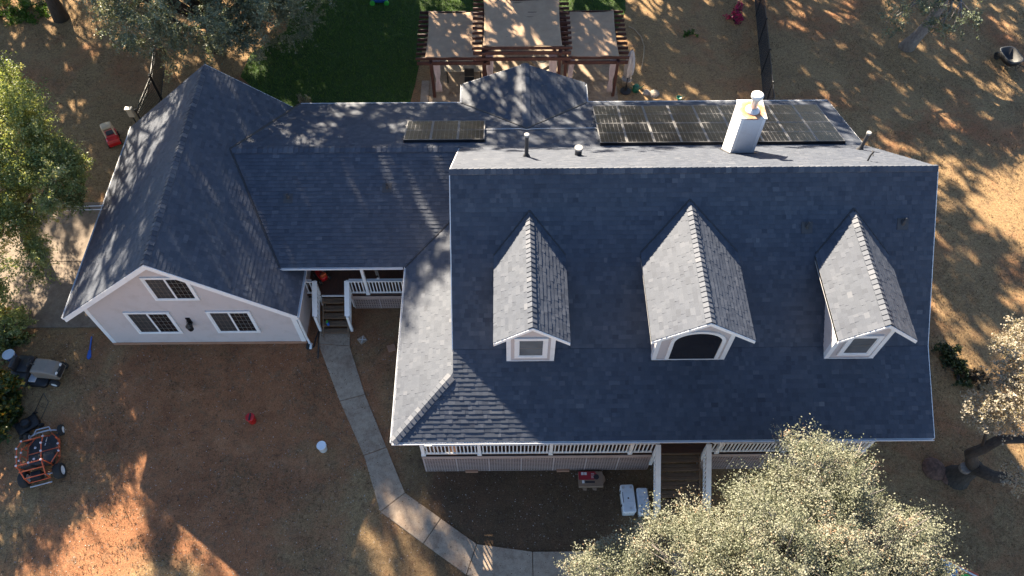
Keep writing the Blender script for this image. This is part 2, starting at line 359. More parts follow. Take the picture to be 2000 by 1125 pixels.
def soup(name, P, Q, shade, mat, parent=None, org=(0, 0, 0)):
    """many separate quads: P (n,4,3)"""
    n = len(P); me = bpy.data.meshes.new(name)
    V = (P.reshape(-1, 3) - np.array(org)).astype(np.float32)
    me.vertices.add(n * 4); me.vertices.foreach_set('co', V.ravel())
    me.loops.add(n * 4); me.loops.foreach_set('vertex_index', np.arange(n * 4, dtype=np.int32))
    me.polygons.add(n); me.polygons.foreach_set('loop_start', np.arange(0, n * 4, 4, dtype=np.int32))
    try: me.polygons.foreach_set('loop_total', np.full(n, 4, dtype=np.int32))
    except Exception: pass
    me.update(calc_edges=True); me.validate()
    a = me.attributes.new('shade', 'FLOAT', 'FACE'); a.data.foreach_set('value', shade.astype(np.float32))
    me.materials.append(mat); return link(name, me, parent)

def unit(n, g):
    d = g.normal(size=(n, 3)); return d / np.linalg.norm(d, axis=1, keepdims=True)
def leaf_quads(C, size, g, up=0.5, aspect=0.6):
    """a folded-looking lozenge leaf at each centre"""
    n = len(C); nr = unit(n, g) + np.array([0, 0, up]); nr /= np.linalg.norm(nr, axis=1, keepdims=True)
    t = np.cross(nr, unit(n, g)); t /= np.linalg.norm(t, axis=1, keepdims=True) + 1e-9
    b = np.cross(nr, t); L = (size * g.uniform(0.55, 1.3, n))[:, None]
    return np.stack([C - t * L * 0.5, C + b * L * aspect * 0.5 + nr * L * 0.1, C + t * L * 0.5, C - b * L * aspect * 0.5 + nr * L * 0.1], 1)

def tree(name, label, cat, base, crown_c, radii, n_clump, leaves, leaf, mat, bark, seed, group=None, clump_r=0.17, shell=0.45, trunk_r=0.25, low=-0.55, lobes=5, limbs=14, up=0.4, ells=None):
    g = np.random.default_rng(seed)
    base = np.array(base, float); cc = np.array(crown_c, float); rad = np.array(radii, float)
    root = thing(name, label, cat, tuple(base), 0, group)
    # uneven outline: lobes push the crown out in some directions
    ld = unit(lobes, g); la = g.uniform(-0.35, 0.35, lobes)
    D = unit(n_clump * 4, g); D = D[D[:, 2] > low][:n_clump]
    k = 1 + sum(a * np.exp(-3.0 * (1 - D @ d)) for a, d in zip(la, ld))
    rr = (shell + (1 - shell) * g.uniform(0, 1, len(D)) ** 0.6) * k
    CC = cc + D * rad * rr[:, None]
    if ells:
        wt = np.array([np.prod(e[1]) ** .667 * (e[2] if len(e) > 2 else 1) for e in ells]); pick = g.choice(len(ells), len(D), p=wt / wt.sum())
        CC = np.array([np.array(ells[k][0]) + d * np.array(ells[k][1]) * r_ for k, d, r_ in zip(pick, D, rr)])
    cr = clump_r * rad.mean() * g.uniform(0.6, 1.35, len(D))
    per = leaves // len(D); P = []; S = []
    for c, r, d in zip(CC, cr, D):
        nt = max(5, int(per / 22)); td = unit(nt, g) + d * 0.6 + np.array([0, 0, 0.25]); td /= np.linalg.norm(td, axis=1, keepdims=True)
        tl = r * g.uniform(0.5, 1.55, nt); idx = g.integers(0, nt, per); s = g.uniform(0.15, 1, per) ** 0.7
        q = c + td[idx] * (tl[idx] * s)[:, None] + g.normal(size=(per, 3)) * r * 0.10
        P.append(q); S.append(np.clip(g.normal(0.48, 0.17, per) + g.normal(0, 0.17), 0, 1))
    P = np.concatenate(P); S = np.concatenate(S)
    soup('crown', leaf_quads(P, leaf, g, up), None, S, mat, root, tuple(base))
    # trunk and limbs
    mb = MB(); top = base * 0.35 + (cc - np.array([0, 0, rad[2] * 0.35])) * 0.65
    bow = g.normal(size=3) * 0.05 * np.linalg.norm(top - base); bow[2] = 0
    tr = [base + np.array([(top - base)[0] * t ** 1.35, (top - base)[1] * t ** 1.35, (top - base)[2] * t - (.25 if t == 0 else 0)]) + bow * math.sin(t * 3.0) for t in np.linspace(0, 1, 7)]
    mb.tube(tr, [trunk_r * (1.5 if i == 0 else 1.05 - 0.08 * i) for i in range(7)], 10)
    mb.build('trunk', M[bark], root, True, tuple(base))
    lb = MB()
    for i in g.choice(len(CC), min(limbs, len(CC)), replace=False):
        e = CC[i]; s0 = tr[-1] + (tr[-2] - tr[-1]) * g.uniform(0, 1.2); m1 = s0 + (e - s0) * 0.45 + g.normal(size=3) * 0.09 * np.linalg.norm(e - s0) + np.array([0, 0, 0.05])
        m2 = s0 + (e - s0) * 0.75 + g.normal(size=3) * 0.06 * np.linalg.norm(e - s0)
        lb.tube([s0, m1, m2, e], [trunk_r * 0.42, trunk_r * 0.27, trunk_r * 0.16, trunk_r * 0.06], 6)
        for _ in range(3):
            e2 = e + unit(1, g)[0] * rad.mean() * 0.22 + np.array([0, 0, 0.1]); lb.tube([m2, (m2 + e2) / 2 + g.normal(size=3) * 0.05, e2], [trunk_r * 0.12, trunk_r * 0.07, trunk_r * 0.03], 5)
    lb.build('limbs', M[bark], root, True, tuple(base))
    return root

# ------------------------------------------------------------------ ground, lawn, paths
def grid_sheet(xs, ys, zoff, mat, name):
    nx, ny = len(xs), len(ys); mb = MB()
    vs = [(x, y, gz(x, y) + zoff) for y in ys for x in xs]
    fs = [(j * nx + i, j * nx + i + 1, (j + 1) * nx + i + 1, (j + 1) * nx + i) for j in range(ny - 1) for i in range(nx - 1)]
    mb.add(vs, fs); return mb.build(name, mat, None, True)
xs = [-300, -120, -60, -40] + list(range(-32, 33, 2)) + [40, 60, 120, 300]
ys = [-300, -120, -40, -10, 0] + [4 + 0.5 * i for i in range(24)] + list(range(16, 46, 3)) + [60, 120, 300]
tag(grid_sheet(xs, ys, 0, M['ground'], 'ground'), kind='structure')
# lawn behind the house, outline from the photograph
lawn_px = [(490, 105), (560, 60), (575, 0), (575, -80), (830, -80), (1215, -80), (1222, 20), (1205, 60), (1000, 60), (835, 60), (822, 110), (812, 160), (800, 205), (700, 230), (560, 230), (470, 150)]
lawn = [at(u, v) + Vector((0, 0, 0.012)) for u, v in lawn_px]
mb = MB(); mb.slab(lawn[::-1], (0, 0, -0.03)); tag(mb.build('lawn', M['lawn']), kind='structure')
def inside(px, poly):
    x = px[:, 0]; y = px[:, 1]; c = np.zeros(len(px), bool); n = len(poly)
    for i in range(n):
        x0, y0 = poly[i][:2]; x1, y1 = poly[i - 1][:2]
        k = ((y0 > y) != (y1 > y)) & (x < (x1 - x0) * (y - y0) / (y1 - y0 + 1e-12) + x0); c ^= k
    return c
def blades(name, label, pts, h, mat, seed, lean=0.5, w=0.012):
    g = np.random.default_rng(seed); n = len(pts); a = g.uniform(0, 2 * np.pi, n); hh = h * g.uniform(0.5, 1.4, n)
    d = np.stack([np.cos(a), np.sin(a), np.zeros(n)], 1); s = np.stack([-np.sin(a), np.cos(a), np.zeros(n)], 1) * w
    tip = pts + d * (hh * lean * g.uniform(0.3, 1.6, n))[:, None]; tip[:, 2] += hh
    q = np.stack([pts - s, pts + s, tip + s * 0.25, tip - s * 0.25], 1)
    o = soup(name, q, None, np.clip(g.normal(0.5, 0.25, n), 0, 1), mat); return tag(o, label, 'grass', kind='stuff')
lp = np.array([(p.x, p.y) for p in lawn]); lo, hi = lp.min(0), lp.max(0)
pts = rng.uniform(lo, hi, (90000, 2)); pts = pts[inside(pts, lp)]
blades('grass', 'short green lawn grass growing behind the house', np.c_[pts, np.full(len(pts), 0.01)], 0.07, M['grass'], 3, 0.7, 0.014)
# walkway: one concrete slab after another
Lp = [(625, 642), (622, 672), (664, 784), (711, 890), (743, 1000), (827, 1062), (911, 1123)]
Rp = [(684, 642), (683, 676), (713, 771), (755, 874), (791, 963), (861, 1013), (931, 1063)]
Lw = [at(*p) for p in Lp]; Rw = [at(*p) for p in Rp]
for x in (0.75, 2.6, 4.4, 6.3): Lw.append(Vector((x, 5.42, -0.5))); Rw.append(Vector((x, 6.62, -0.5)))
walk = thing('walkway', 'grey concrete garden walkway bending from the side stairs round the front yard', 'walkway', (Lw[3].x, Lw[3].y, gz(*Lw[3][:2])))
walk['kind'] = 'structure'; del walk['category']
def slab_piece(l0, r0, l1, r1, org, mat, parent, name='slab', gap=0.012, thick=0.09, lift=0.035, seg=6):
    mb = MB(); d = ((l1 + r1) / 2 - (l0 + r0) / 2).normalized() * gap
    ring = []
    for i in range(seg + 1):
        t = i / seg
        a = l0.lerp(l1, t) + d * (1 - 2 * t); b = r0.lerp(r1, t) + d * (1 - 2 * t); row = []
        for p in (a, b): row.append(Vector((p.x, p.y, gz(p.x, p.y) + lift)))
        ring.append(row)
    vs = []; fs = []
    for a, b in ring: vs += [a, b, b - Vector((0, 0, thick)), a - Vector((0, 0, thick))]
    for i in range(seg):
        for k in range(4): fs.append((4 * i + k, 4 * i + (k + 1) % 4, 4 * i + 4 + (k + 1) % 4, 4 * i + 4 + k))
    fs += [(0, 3, 2, 1), tuple(4 * seg + k for k in range(4))]
    mb.add(vs, [f[::-1] for f in fs]); return mb.build(name, mat, parent, False, org)
for i in range(len(Lw) - 1): bevel(slab_piece(Lw[i], Rw[i], Lw[i + 1], Rw[i + 1], walk.location, M['path'], walk), 0.012)
# patio slabs under the pergolas
pat = thing('patio', 'tan concrete patio under the pergolas', None, (0.8, 27, 0)); pat['kind'] = 'structure'
for (x0, x1) in ((-3.75, -1.6), (-1.6, 0.9), (0.9, 3.1), (3.1, 5.35)):
    for (y0, y1) in ((24.2, 26.9), (26.9, 29.2), (29.2, 31.6)):
        mb = MB(); mb.box((x0 + .008, y0 + .008, -0.05), (x1 - .008, y1 - .008, 0.03)); bevel(mb.build('slab', M['patio'], pat, False, pat.location), 0.008)
drv = thing('driveway', 'stained concrete driveway slab beside the garage', None, (-18.5, 18.3, 0)); drv['kind'] = 'structure'
for (y0, y1) in ((15.2, 18.35), (18.35, 21.5)):
    mb = MB(); mb.box((-24, y0 + .01, -0.08), (-15.2, y1 - .01, 0.045)); bevel(mb.build('slab', M['drive'], drv, False, drv.location), 0.012)
# wooden edging between lawn and patio
mb = MB(); mb.box((-4.15, 24.4, -0.05), (-3.77, 29.0, 0.05)); o = mb.build('path', M['path']); tag(o, kind='structure')

# ------------------------------------------------------------------ the house
H = dict(xL=-1.761, xR=13.239, yr=15.875, zr=8.272, yb=11.572, zb=4.703, xp=-3.64, ye=8.996, ze=3.428, yc=15.622, yk=19.813, zk=5.05, ybk=23.606, zbk=3.673,
         xg=-11.54, ygf=13.945, ygb=23.242, zg=6.091, hw=4.1, zge=2.847)
class NS: pass
q = NS(); q.__dict__.update(H)
HB = Vector((-1.0, 17.0, 0.0))
house = thing('house', 'large white and mauve sided house with dark grey shingled roofs and three dormers', 'house', HB)
s_up = (q.zr - q.zb) / (q.yr - q.yb); s_low = (q.zb - q.ze) / (q.yb - q.ye); s_bk = (q.zr - q.zk) / (q.yk - q.yr)
s_bl = (q.zk - q.zbk) / (q.ybk - q.yk); s_c = (q.zk - q.ze) / (q.yk - q.yc); s_g = (q.zg - q.zge) / q.hw
yh = q.ye + (q.xL - q.xp); zh = q.ze + s_low * (yh - q.ye)
def zp(x, y):          # porch roof on the left side, a slightly twisted sheet
    t = min(1, max(0, (y - yh) / (17.4 - yh))); s = 0.495 * (1 - t) + 0.375 * t
    return q.ze + s * (x - q.xp)
xw = q.xL + 0.4
# (name, plan polygon, height function, up-slope direction in plan, exposure offset)
ginv = lambda z: q.xg + (q.zg - z) / s_g
planes = []
def plane(part, poly, zf, up, extra=0.0): planes.append((part, poly, zf, up, extra))
plane('main', [(q.xL, q.yb), (q.xR, q.yb), (q.xR, q.yr), (q.xL, q.yr)], lambda x, y: q.zb + s_up * (y - q.yb), (0, 1))
plane('main', [(q.xp, q.ye), (q.xR, q.ye), (q.xR, q.yb), (q.xL, q.yb), (q.xL, yh)], lambda x, y: q.ze + s_low * (y - q.ye), (0, 1))
plane('main', [(q.xL, q.yr), (q.xR, q.yr), (q.xR, q.yk), (q.xL, q.yk)], lambda x, y: q.zr - s_bk * (y - q.yr), (0, -1))
plane('rear', [(ginv(q.zk), q.yk), (q.xR, q.yk), (q.xR, q.ybk), (ginv(q.zbk), q.ybk)], lambda x, y: q.zk - s_bl * (y - q.yk), (0, -1))
yv = q.yc + (zp(xw, 17.8) - q.ze) / s_c
plane('rear', [(ginv(q.ze), q.yc), (q.xp, q.yc), (xw, yv), (xw, q.yk), (ginv(q.zk), q.yk)], lambda x, y: q.ze + s_c * (y - q.yc), (0, 1))
plane('porch', [(q.xp, q.yc), (q.xp, q.ye), (q.xL, yh), (xw, yh + 0.4), (xw, yv)], zp, (1, 0))
plane('garage', [(q.xg, q.ygf), (q.xg, q.ygb), (q.xg - q.hw, q.ygb), (q.xg - q.hw, q.ygf)], lambda x, y: q.zg - s_g * abs(x - q.xg), (1, 0))
plane('garage', [(q.xg, q.ygb), (q.xg, q.ygf), (q.xg + q.hw, q.ygf), (q.xg + q.hw, q.ygb)], lambda x, y: q.zg - s_g * abs(x - q.xg), (-1, 0))
BX, BZ, BL, BR = 0.76, 4.50, -1.86, 3.28; s_b = (BZ - q.zbk) / (BX - BL)
zbay = lambda x, y: BZ - s_b * abs(x - BX)
plane('bay', [(BX, 21.30), (BX, 25.0), (BL, 24.72), (BL, 23.58)], zbay, (1, 0))
plane('bay', [(BX, 25.0), (BX, 21.30), (BR, 23.56), (BR, 24.74)], zbay, (-1, 0))
DORM = [dict(xc=0.672, hw=1.11, w=0.725, zr=7.46, ze=6.585, arch=False), dict(xc=5.63, hw=1.50, w=1.13, zr=7.655, ze=6.62, arch=True), dict(xc=10.70, hw=1.14, w=0.755, zr=7.46, ze=6.56, arch=False)]
ydf, ydw = 10.741, 11.247
yfront = lambda z: q.yb + (z - q.zb) / s_up
for i, d in enumerate(DORM):
    sl_ = (d['zr'] - d['ze']) / d['hw']; d['s'] = sl_; xc = d['xc']
    zf = (lambda xc, zr, sl_: (lambda x, y: zr - sl_ * abs(x - xc)))(xc, d['zr'], sl_)
    plane('dormer%d' % i, [(xc, ydf), (xc, yfront(d['zr'])), (xc - d['hw'], yfront(d['ze'])), (xc - d['hw'], ydf)], zf, (1, 0))
    plane('dormer%d' % i, [(xc, yfront(d['zr'])), (xc, ydf), (xc + d['hw'], ydf), (xc + d['hw'], yfront(d['ze']))], zf, (-1, 0))

# roof decks
roof_of = {}
for part in ('main', 'rear', 'porch', 'garage', 'bay', 'dormer0', 'dormer1', 'dormer2'):
    mb = MB()
    for pn, poly, zf, up, ex in planes:
        if pn != part: continue
        thick = 0.14 if not part.startswith('dormer') else 0.09
        if part == 'porch':
            for k in range(8):
                y0 = q.ye + (q.yc - q.ye) * k / 8; y1 = q.ye + (q.yc - q.ye) * (k + 1) / 8
                x0 = min(xw, q.xp + (y0 - q.ye)); x1 = min(xw, q.xp + (y1 - q.ye))
                P = [(q.xp, y1), (q.xp, y0), (x0 + 1e-3, y0), (x1 + 2e-3, y1)]
                mb.slab([(x, y, zf(x, y) - 0.012) for x, y in P], (0, 0, -thick))
            P = [(q.xp, q.yc), (xw, q.yc), (xw, yv)]; mb.slab([(x, y, zf(x, y) - 0.012) for x, y in P], (0, 0, -thick))
        else:
            mb.slab([(x, y, zf(x, y) - 0.012) for x, y in poly], (0, 0, -thick))
    o = mb.build('roof', M['shingle'], house, False, HB); roof_of[part] = o

# shingles: courses of laminated tabs laid up every slope
def bounds(poly, v, ax):
    """u-interval of a convex plan polygon at up-slope coordinate v; ax = (u index sign...)"""
    us = []
    n = len(poly)
    for i in range(n):
        (u0, v0), (u1, v1) = poly[i], poly[(i + 1) % n]
        if (v0 <= v <= v1) or (v1 <= v <= v0):
            if abs(v1 - v0) < 1e-9: us += [u0, u1]
            else: us.append(u0 + (u1 - u0) * (v - v0) / (v1 - v0))
    return (min(us), max(us)) if us else None
singles = []; field = MB()
rs = random.Random(11)
for part, poly, zf, up, ex in planes:
    ux, uy = -up[1], up[0]                      # across direction (right-handed with up)
    toUV = lambda p: (p[0] * ux + p[1] * uy, p[0] * up[0] + p[1] * up[1])
    pv = [toUV(p) for p in poly]; v0 = min(p[1] for p in pv); v1 = max(p[1] for p in pv)
    cx = sum(p[0] for p in poly) / len(poly); cy = sum(p[1] for p in poly) / len(poly)
    gx = (zf(cx + .01, cy) - zf(cx - .01, cy)) / .02 ; gy = (zf(cx, cy + .01) - zf(cx, cy - .01)) / .02
    slope = abs(gx * up[0] + gy * up[1]); cs = 1 / math.sqrt(1 + slope * slope)
    nrm = Vector((-gx, -gy, 1)).normalized(); E = 0.143 * cs
    W3 = lambda u, v, h: (lambda x, y: Vector((x, y, zf(x, y))) + nrm * h)(u * ux + v * up[0], u * uy + v * up[1])
    v = v0; row = 0
    while v < v1 - 0.02:
        va, vb = v, min(v + E, v1 - 1e-4); ba = bounds(pv, va + 1e-5, None); bb = bounds(pv, vb, None)
        if ba and bb and max(ba[1], bb[1]) - min(ba[0], bb[0]) > 0.02:
            u = min(ba[0], bb[0]) - rs.uniform(0, 0.3); end = max(ba[1], bb[1])
            while u < end:
                w = rs.choice((0.10, 0.13, 0.16, 0.19, 0.23)) * rs.uniform(0.9, 1.1); a, b = u, min(u + w, end); u += w
                A0, A1 = max(a, ba[0]), min(b, ba[1]); B0, B1 = max(a, bb[0]), min(b, bb[1])
                if A1 - A0 < 0.004 and B1 - B0 < 0.004: continue
                A1 = max(A0, A1); B1 = max(B0, B1)
                if A0 > ba[1]: A0 = A1 = ba[1]
                if A1 < ba[0]: A0 = A1 = ba[0]
                if B0 > bb[1]: B0 = B1 = bb[1]
                if B1 < bb[0]: B0 = B1 = bb[0]
                t = rs.choice((0.010, 0.017)) + rs.uniform(0, 0.002); drop = rs.uniform(0, 0.008) if rs.random() < .5 else 0.0
                vv = va - drop if row else va
                sh = min(1, max(0, rs.gauss(0.48, 0.13)))
                full = abs((A1 - A0) - (b - a)) < 1e-6 and abs((B1 - B0) - (b - a)) < 1e-6
                P = [W3(A0, vv, -.004), W3(A1, vv, -.004), W3(B1, vb, -.004), W3(B0, vb, -.004), W3(A0, vv, t), W3(A1, vv, t), W3(B1, vb, 0.003), W3(B0, vb, 0.003)]
                c = (P[4] + P[6]) / 2; pxl = [project(p) for p in P[4:8]]
                ar = abs(sum(pxl[i][0] * pxl[(i + 1) % 4][1] - pxl[(i + 1) % 4][0] * pxl[i][1] for i in range(4))) / 2
                ok = full and row > 0
                if part == 'main': ok = ok and not any(abs(c.x - d['xc']) < d['hw'] + .3 and ydf - 0.3 < c.y < 15.3 for d in DORM)
                # hidden from the camera: the tree in front of the lower right corner
                uu, vv2 = project(c)
                if uu > 1480 and vv2 > 800: ok = False
                singles.append((ar if ok else 0, part, P, sh))
        v += E; row += 1
singles.sort(key=lambda s: -s[0])
for i, (ar, part, P, sh) in enumerate(singles):
    F = [(4, 5, 6, 7), (0, 1, 5, 4), (1, 2, 6, 5), (3, 0, 4, 7)]
    if i < 290:
        c = (P[0] + P[2]) / 2; mb = MB(); mb.add([p - c for p in P], F, sh)
        link('shingle', mb.mesh('shingle', M['shingle']), roof_of[part], c - HB)
    else: field.add(P, F, sh)
o = field.build('shingle_courses', M['shingle'], house, False, HB); o['kind'] = 'stuff'

# ridge and hip caps
def cap_mesh(dirv, nl, nr, shade, w=0.17, L=0.235, t=0.032):
    d = Vector(dirv).normalized(); mb = MB()
    a = d.cross(Vector(nl)).normalized(); b = Vector(nr).cross(d).normalized()   # down the two sides
    if a.z > 0: a = -a
    if b.z > 0: b = -b
    up = (Vector(nl) + Vector(nr)).normalized()
    def sec(s, h): o_ = d * s + up * (h + 0.02); return [o_ + a * w, o_, o_ + b * w, o_ + a * w - up * .02, o_ - up * .02, o_ + b * w - up * .02]
    vs = sec(0, t) + sec(L, 0.0); fs = [(0, 1, 7, 6), (1, 2, 8, 7), (0, 3, 4, 1), (1, 4, 5, 2), (0, 6, 9, 3), (2, 5, 11, 8)]
    mb.add(vs, fs, shade); return mb.mesh('ridge_cap', M['shingle'])
def caps(p0, p1, nl, nr, parent, step=0.172, stuff=False):
    p0, p1 = Vector(p0), Vector(p1); d = p1 - p0; n = int(d.length / step); dn = d.normalized()
    ms = [cap_mesh(dn, nl, nr, s) for s in (0.3, 0.5, 0.62, 0.75, 0.9)]
    for i in range(n):
        link('ridge_cap', rs.choice(ms), parent, p0 + dn * (i * step) - HB)
nu = Vector((0, -s_up, 1)).normalized(); nb = Vector((0, s_bk, 1)).normalized()
caps((q.xR, q.yr, q.zr), (q.xL, q.yr, q.zr), nu, nb, roof_of['main'])
caps((q.xL - .05, q.yk, q.zk), (ginv(q.zk) + .05, q.yk, q.zk), (0, -s_c, 1), (0, s_bl, 1), roof_of['rear'], 0.19)
caps((q.xg, q.ygf, q.zg), (q.xg, q.ygb, q.zg), Vector((-s_g, 0, 1)), Vector((s_g, 0, 1)), roof_of['garage'], 0.19)
caps((q.xp + .02, q.ye + .02, q.ze), (q.xL, yh, zh), Vector((-.5, 0, 1)), Vector((0, -s_low, 1)), roof_of['porch'], 0.165)
caps((BX, 25.0, BZ), (BX, 21.4, BZ), Vector((-s_b, 0, 1)), Vector((s_b, 0, 1)), roof_of['bay'], 0.2)
for i, d in enumerate(DORM):
    caps((d['xc'], ydf, d['zr']), (d['xc'], yfront(d['zr']) - .1, d['zr']), Vector((-d['s'], 0, 1)), Vector((d['s'], 0, 1)), roof_of['dormer%d' % i], 0.172)
# valleys
def valley(pts, w=0.09, part='rear'):
    mb = MB()
    mb.tube([Vector(p) + Vector((0, 0, .012)) for p in pts], w / 2, 6); mb.build('valley_flashing', M['flash'], roof_of[part], False, HB)
zc = lambda y: q.ze + s_c * (y - q.yc)
valley([(ginv(q.zk), q.yk, q.zk), (ginv(q.ze), q.yc, q.ze)]); valley([(ginv(q.zk), q.yk, q.zk), (ginv(q.zbk), q.ybk, q.zbk)])
valley([(q.xp, q.yc, q.ze), (-2.07, 17.17, 4.03), (xw, yv, zc(yv))], .07)
valley([(BX, 21.3, BZ), (BL, 23.58, q.zbk + .01)], .09, 'bay'); valley([(BX, 21.3, BZ), (BR, 23.56, q.zbk + .01)], .09, 'bay')
for i, d in enumerate(DORM):
    for s in (-1, 1):
        zr_, ze_ = d['zr'], d['ze']
        valley([(d['xc'], yfront(zr_), zr_), (d['xc'] + s * d['hw'], yfront(ze_), ze_)], .06, 'dormer%d' % i)

# eaves: fascia board with a gutter; rakes: sloping boards
def eave(p0, p1, out, name='gutter'):
    p0, p1, out = Vector(p0), Vector(p1), Vector(out).normalized(); mb = MB()
    z = Vector((0, 0, 1)); prof = [(0.0, -.02), (0.0, -.13), (.04, -.13), (.068, -.09), (.075, -.012), (.063, -.012), (.056, -.08), (.035, -.105), (.012, -.105), (.012, -.02)]
    n = len(prof); vs = [p + out * a + z * b for p in (p0, p1) for a, b in prof]
    fs = [(i, (i + 1) % n, n + (i + 1) % n, n + i) for i in range(n)] + [tuple(range(n))[::-1], tuple(range(n, 2 * n))]
    mb.add(vs, fs); return mb.build(name, M['gutter'], house, False, HB)
eave((q.xp - .02, q.ye, q.ze), (q.xR, q.ye, q.ze), (0, -1, 0)); eave((q.xp, q.ye - .0, q.ze), (q.xp, q.yc + .0, q.ze), (-1, 0, 0))
eave((ginv(q.ze) - .02, q.yc, q.ze), (q.xp - .13, q.yc, q.ze), (0, -1, 0)); eave((ginv(q.zbk), q.ybk, q.zbk), (BL - .02, q.ybk, q.zbk), (0, 1, 0)); eave((BR + .02, q.ybk, q.zbk), (q.xR, q.ybk, q.zbk), (0, 1, 0))
eave((q.xg - q.hw, q.ygf, q.zge), (q.xg - q.hw, q.ygb, q.zge), (-1, 0, 0)); eave((q.xg + q.hw, q.ygf, q.zge), (q.xg + q.hw, q.ygb, q.zge), (1, 0, 0))
eave((BL, 23.65, q.zbk), (BL, 24.72, q.zbk), (-1, 0, 0)); eave((BR, 23.65, q.zbk), (BR, 24.74, q.zbk), (1, 0, 0))
def rake(p0, p1, out, h=0.2, t=0.03, lift=-.012, parent=None):
    p0, p1, out = Vector(p0), Vector(p1), Vector(out).normalized(); mb = MB(); z = Vector((0, 0, 1))
    vs = [p + out * a + z * b for p in (p0, p1) for a, b in ((0.002, lift), (t, lift), (t, lift - h), (0.002, lift - h))]
    mb.add(vs, [(0, 1, 2, 3), (7, 6, 5, 4), (0, 4, 5, 1), (1, 5, 6, 2), (2, 6, 7, 3), (3, 7, 4, 0)]); return mb.build('rake_board', M['trim'], parent or house, False, HB)
for y_, o_ in ((q.ygf, (0, -1, 0)), (q.ygb, (0, 1, 0))):
    for s in (-1, 1): rake((q.xg + s * q.hw, y_, q.zge), (q.xg, y_, q.zg), o_, 0.24)
for x_, o_ in ((q.xL, (-1, 0, 0)), (q.xR, (1, 0, 0))):
    rake((x_, q.yr, q.zr), (x_, q.yb, q.zb), o_, .16); rake((x_, q.yr, q.zr), (x_, q.yk, q.zk), o_, .16)
rake((q.xR, q.yb, q.zb), (q.xR, q.ye, q.ze), (1, 0, 0), .16); rake((q.xR, q.yk, q.zk), (q.xR, q.ybk, q.zbk), (1, 0, 0), .16)
for s in (BL, BR): rake((s, 24.73, q.zbk), (BX, 25.0, BZ), (0, 1, 0), .16)

# lap siding walls
def lapwall(o, du, poly, out, name='wall', parent=None, mat=None, course=0.115, proud=0.016):
    """wall through o along du (horizontal unit), poly in (u, z), outward normal out"""
    o, du, out = Vector(o), Vector(du), Vector(out); mb = MB(); z0 = min(p[1] for p in poly); z1 = max(p[1] for p in poly); z = z0
    W = lambda u, zz, k: o + du * u + Vector((0, 0, zz - o.z)) + out * k
    mb.slab([W(u, zz, 0) for u, zz in poly], -out * 0.12)
    while z < z1 - 1e-3:
        a, b = z, min(z + course, z1 - 1e-4); A = bounds(poly, a + 1e-4, None); B = bounds(poly, b, None)
        if A and B:
            vs = [W(A[0], a, proud), W(A[1], a, proud), W(B[1], b, .003), W(B[0], b, .003), W(A[0], a, 0.0), W(A[1], a, 0.0)]
            fs = [(0, 1, 2, 3), (4, 5, 1, 0)]; mb.add(vs, fs)
        z += course
    return mb.build(name, mat or M['siding'], parent or house, False, HB)
ywf, xwl, xwr = 14.447, -15.184, -7.807
gab = lambda x: q.zg - s_g * abs(x - q.xg) - 0.16
lapwall((0, ywf, 0), (1, 0, 0), [(xwl, 0.17), (xwr, 0.17), (xwr, gab(xwr)), (q.xg, gab(q.xg)), (xwl, gab(xwl))], (0, -1, 0))
lapwall((0, q.ygb - .5, 0), (1, 0, 0), [(xwl, 0.17), (xwr, 0.17), (xwr, gab(xwr)), (q.xg, gab(q.xg)), (xwl, gab(xwl))], (0, 1, 0))
lapwall((xwr, 0, 0), (0, 1, 0), [(ywf + .125, 0.17), (q.ygb - .63, 0.17), (q.ygb - .63, gab(xwr)), (ywf + .125, gab(xwr))], (1, 0, 0))
lapwall((xwl, 0, 0), (0, 1, 0), [(ywf + .125, 0.17), (q.ygb - .63, 0.17), (q.ygb - .63, gab(xwl)), (ywf + .125, gab(xwl))], (-1, 0, 0))
mb = MB(); mb.box((xwl - .03, ywf - .03, -.05), (xwr + .03, q.ygb - .47, .16)); mb.build('foundation', M['concrete_base'], house, False, HB)
def boards(name, lo, hi, mat='trim', parent=None):
    mb = MB(); mb.box(lo, hi); return mb.build(name, M[mat], parent or house, False, HB)
boards('corner_board', (xwl - .022, ywf - .026, .165), (xwl + .13, ywf + .10, gab(xwl) - .02)); boards('corner_board', (xwr - .15, ywf - .026, .165), (xwr + .022, ywf + .14, gab(xwr) - .02))
# main block walls
YF, DZ = 9.50, 1.0                                  # porch front line and deck height
fw = q.yb + .25
lapwall((0, fw, 0), (1, 0, 0), [(xw, DZ), (q.xR - .4, DZ), (q.xR - .4, 4.6), (xw, 4.6)], (0, -1, 0))
zroof_end = lambda y: (q.zb + s_up * (y - q.yb) if q.yb <= y <= q.yr else (q.zr - s_bk * (y - q.yr) if y > q.yr else q.ze + s_low * (y - q.ye))) - .18
for x_, o_ in ((xw, (-1, 0, 0)), (q.xR - .4, (1, 0, 0))):
    lapwall((x_, 0, 0), (0, 1, 0), [(fw + .13, -.4), (q.yk, -.4), (q.yk, zroof_end(q.yk)), (q.yr, zroof_end(q.yr)), (fw + .13, zroof_end(fw + .13))], o_)
lapwall((q.xR - .4, 0, 0), (0, 1, 0), [(q.yk + .01, -.1), (q.ybk - .5, -.1), (q.ybk - .5, q.zbk), (q.yk + .01, q.zk - .2)], (1, 0, 0))
for a, b in ((xwr + .02, BL + .4), (BR - .4, q.xR - .4)): lapwall((0, q.ybk - .5, 0), (1, 0, 0), [(a, 0), (b, 0), (b, q.zbk - .02), (a, q.zbk - .02)], (0, 1, 0))
zb2 = lambda x: zbay(x, 0) - .16
lapwall((0, 24.35, 0), (1, 0, 0), [(BL + .4, 0), (BR - .4, 0), (BR - .4, zb2(BR - .4)), (BX, zb2(BX)), (BL + .4, zb2(BL + .4))], (0, 1, 0))
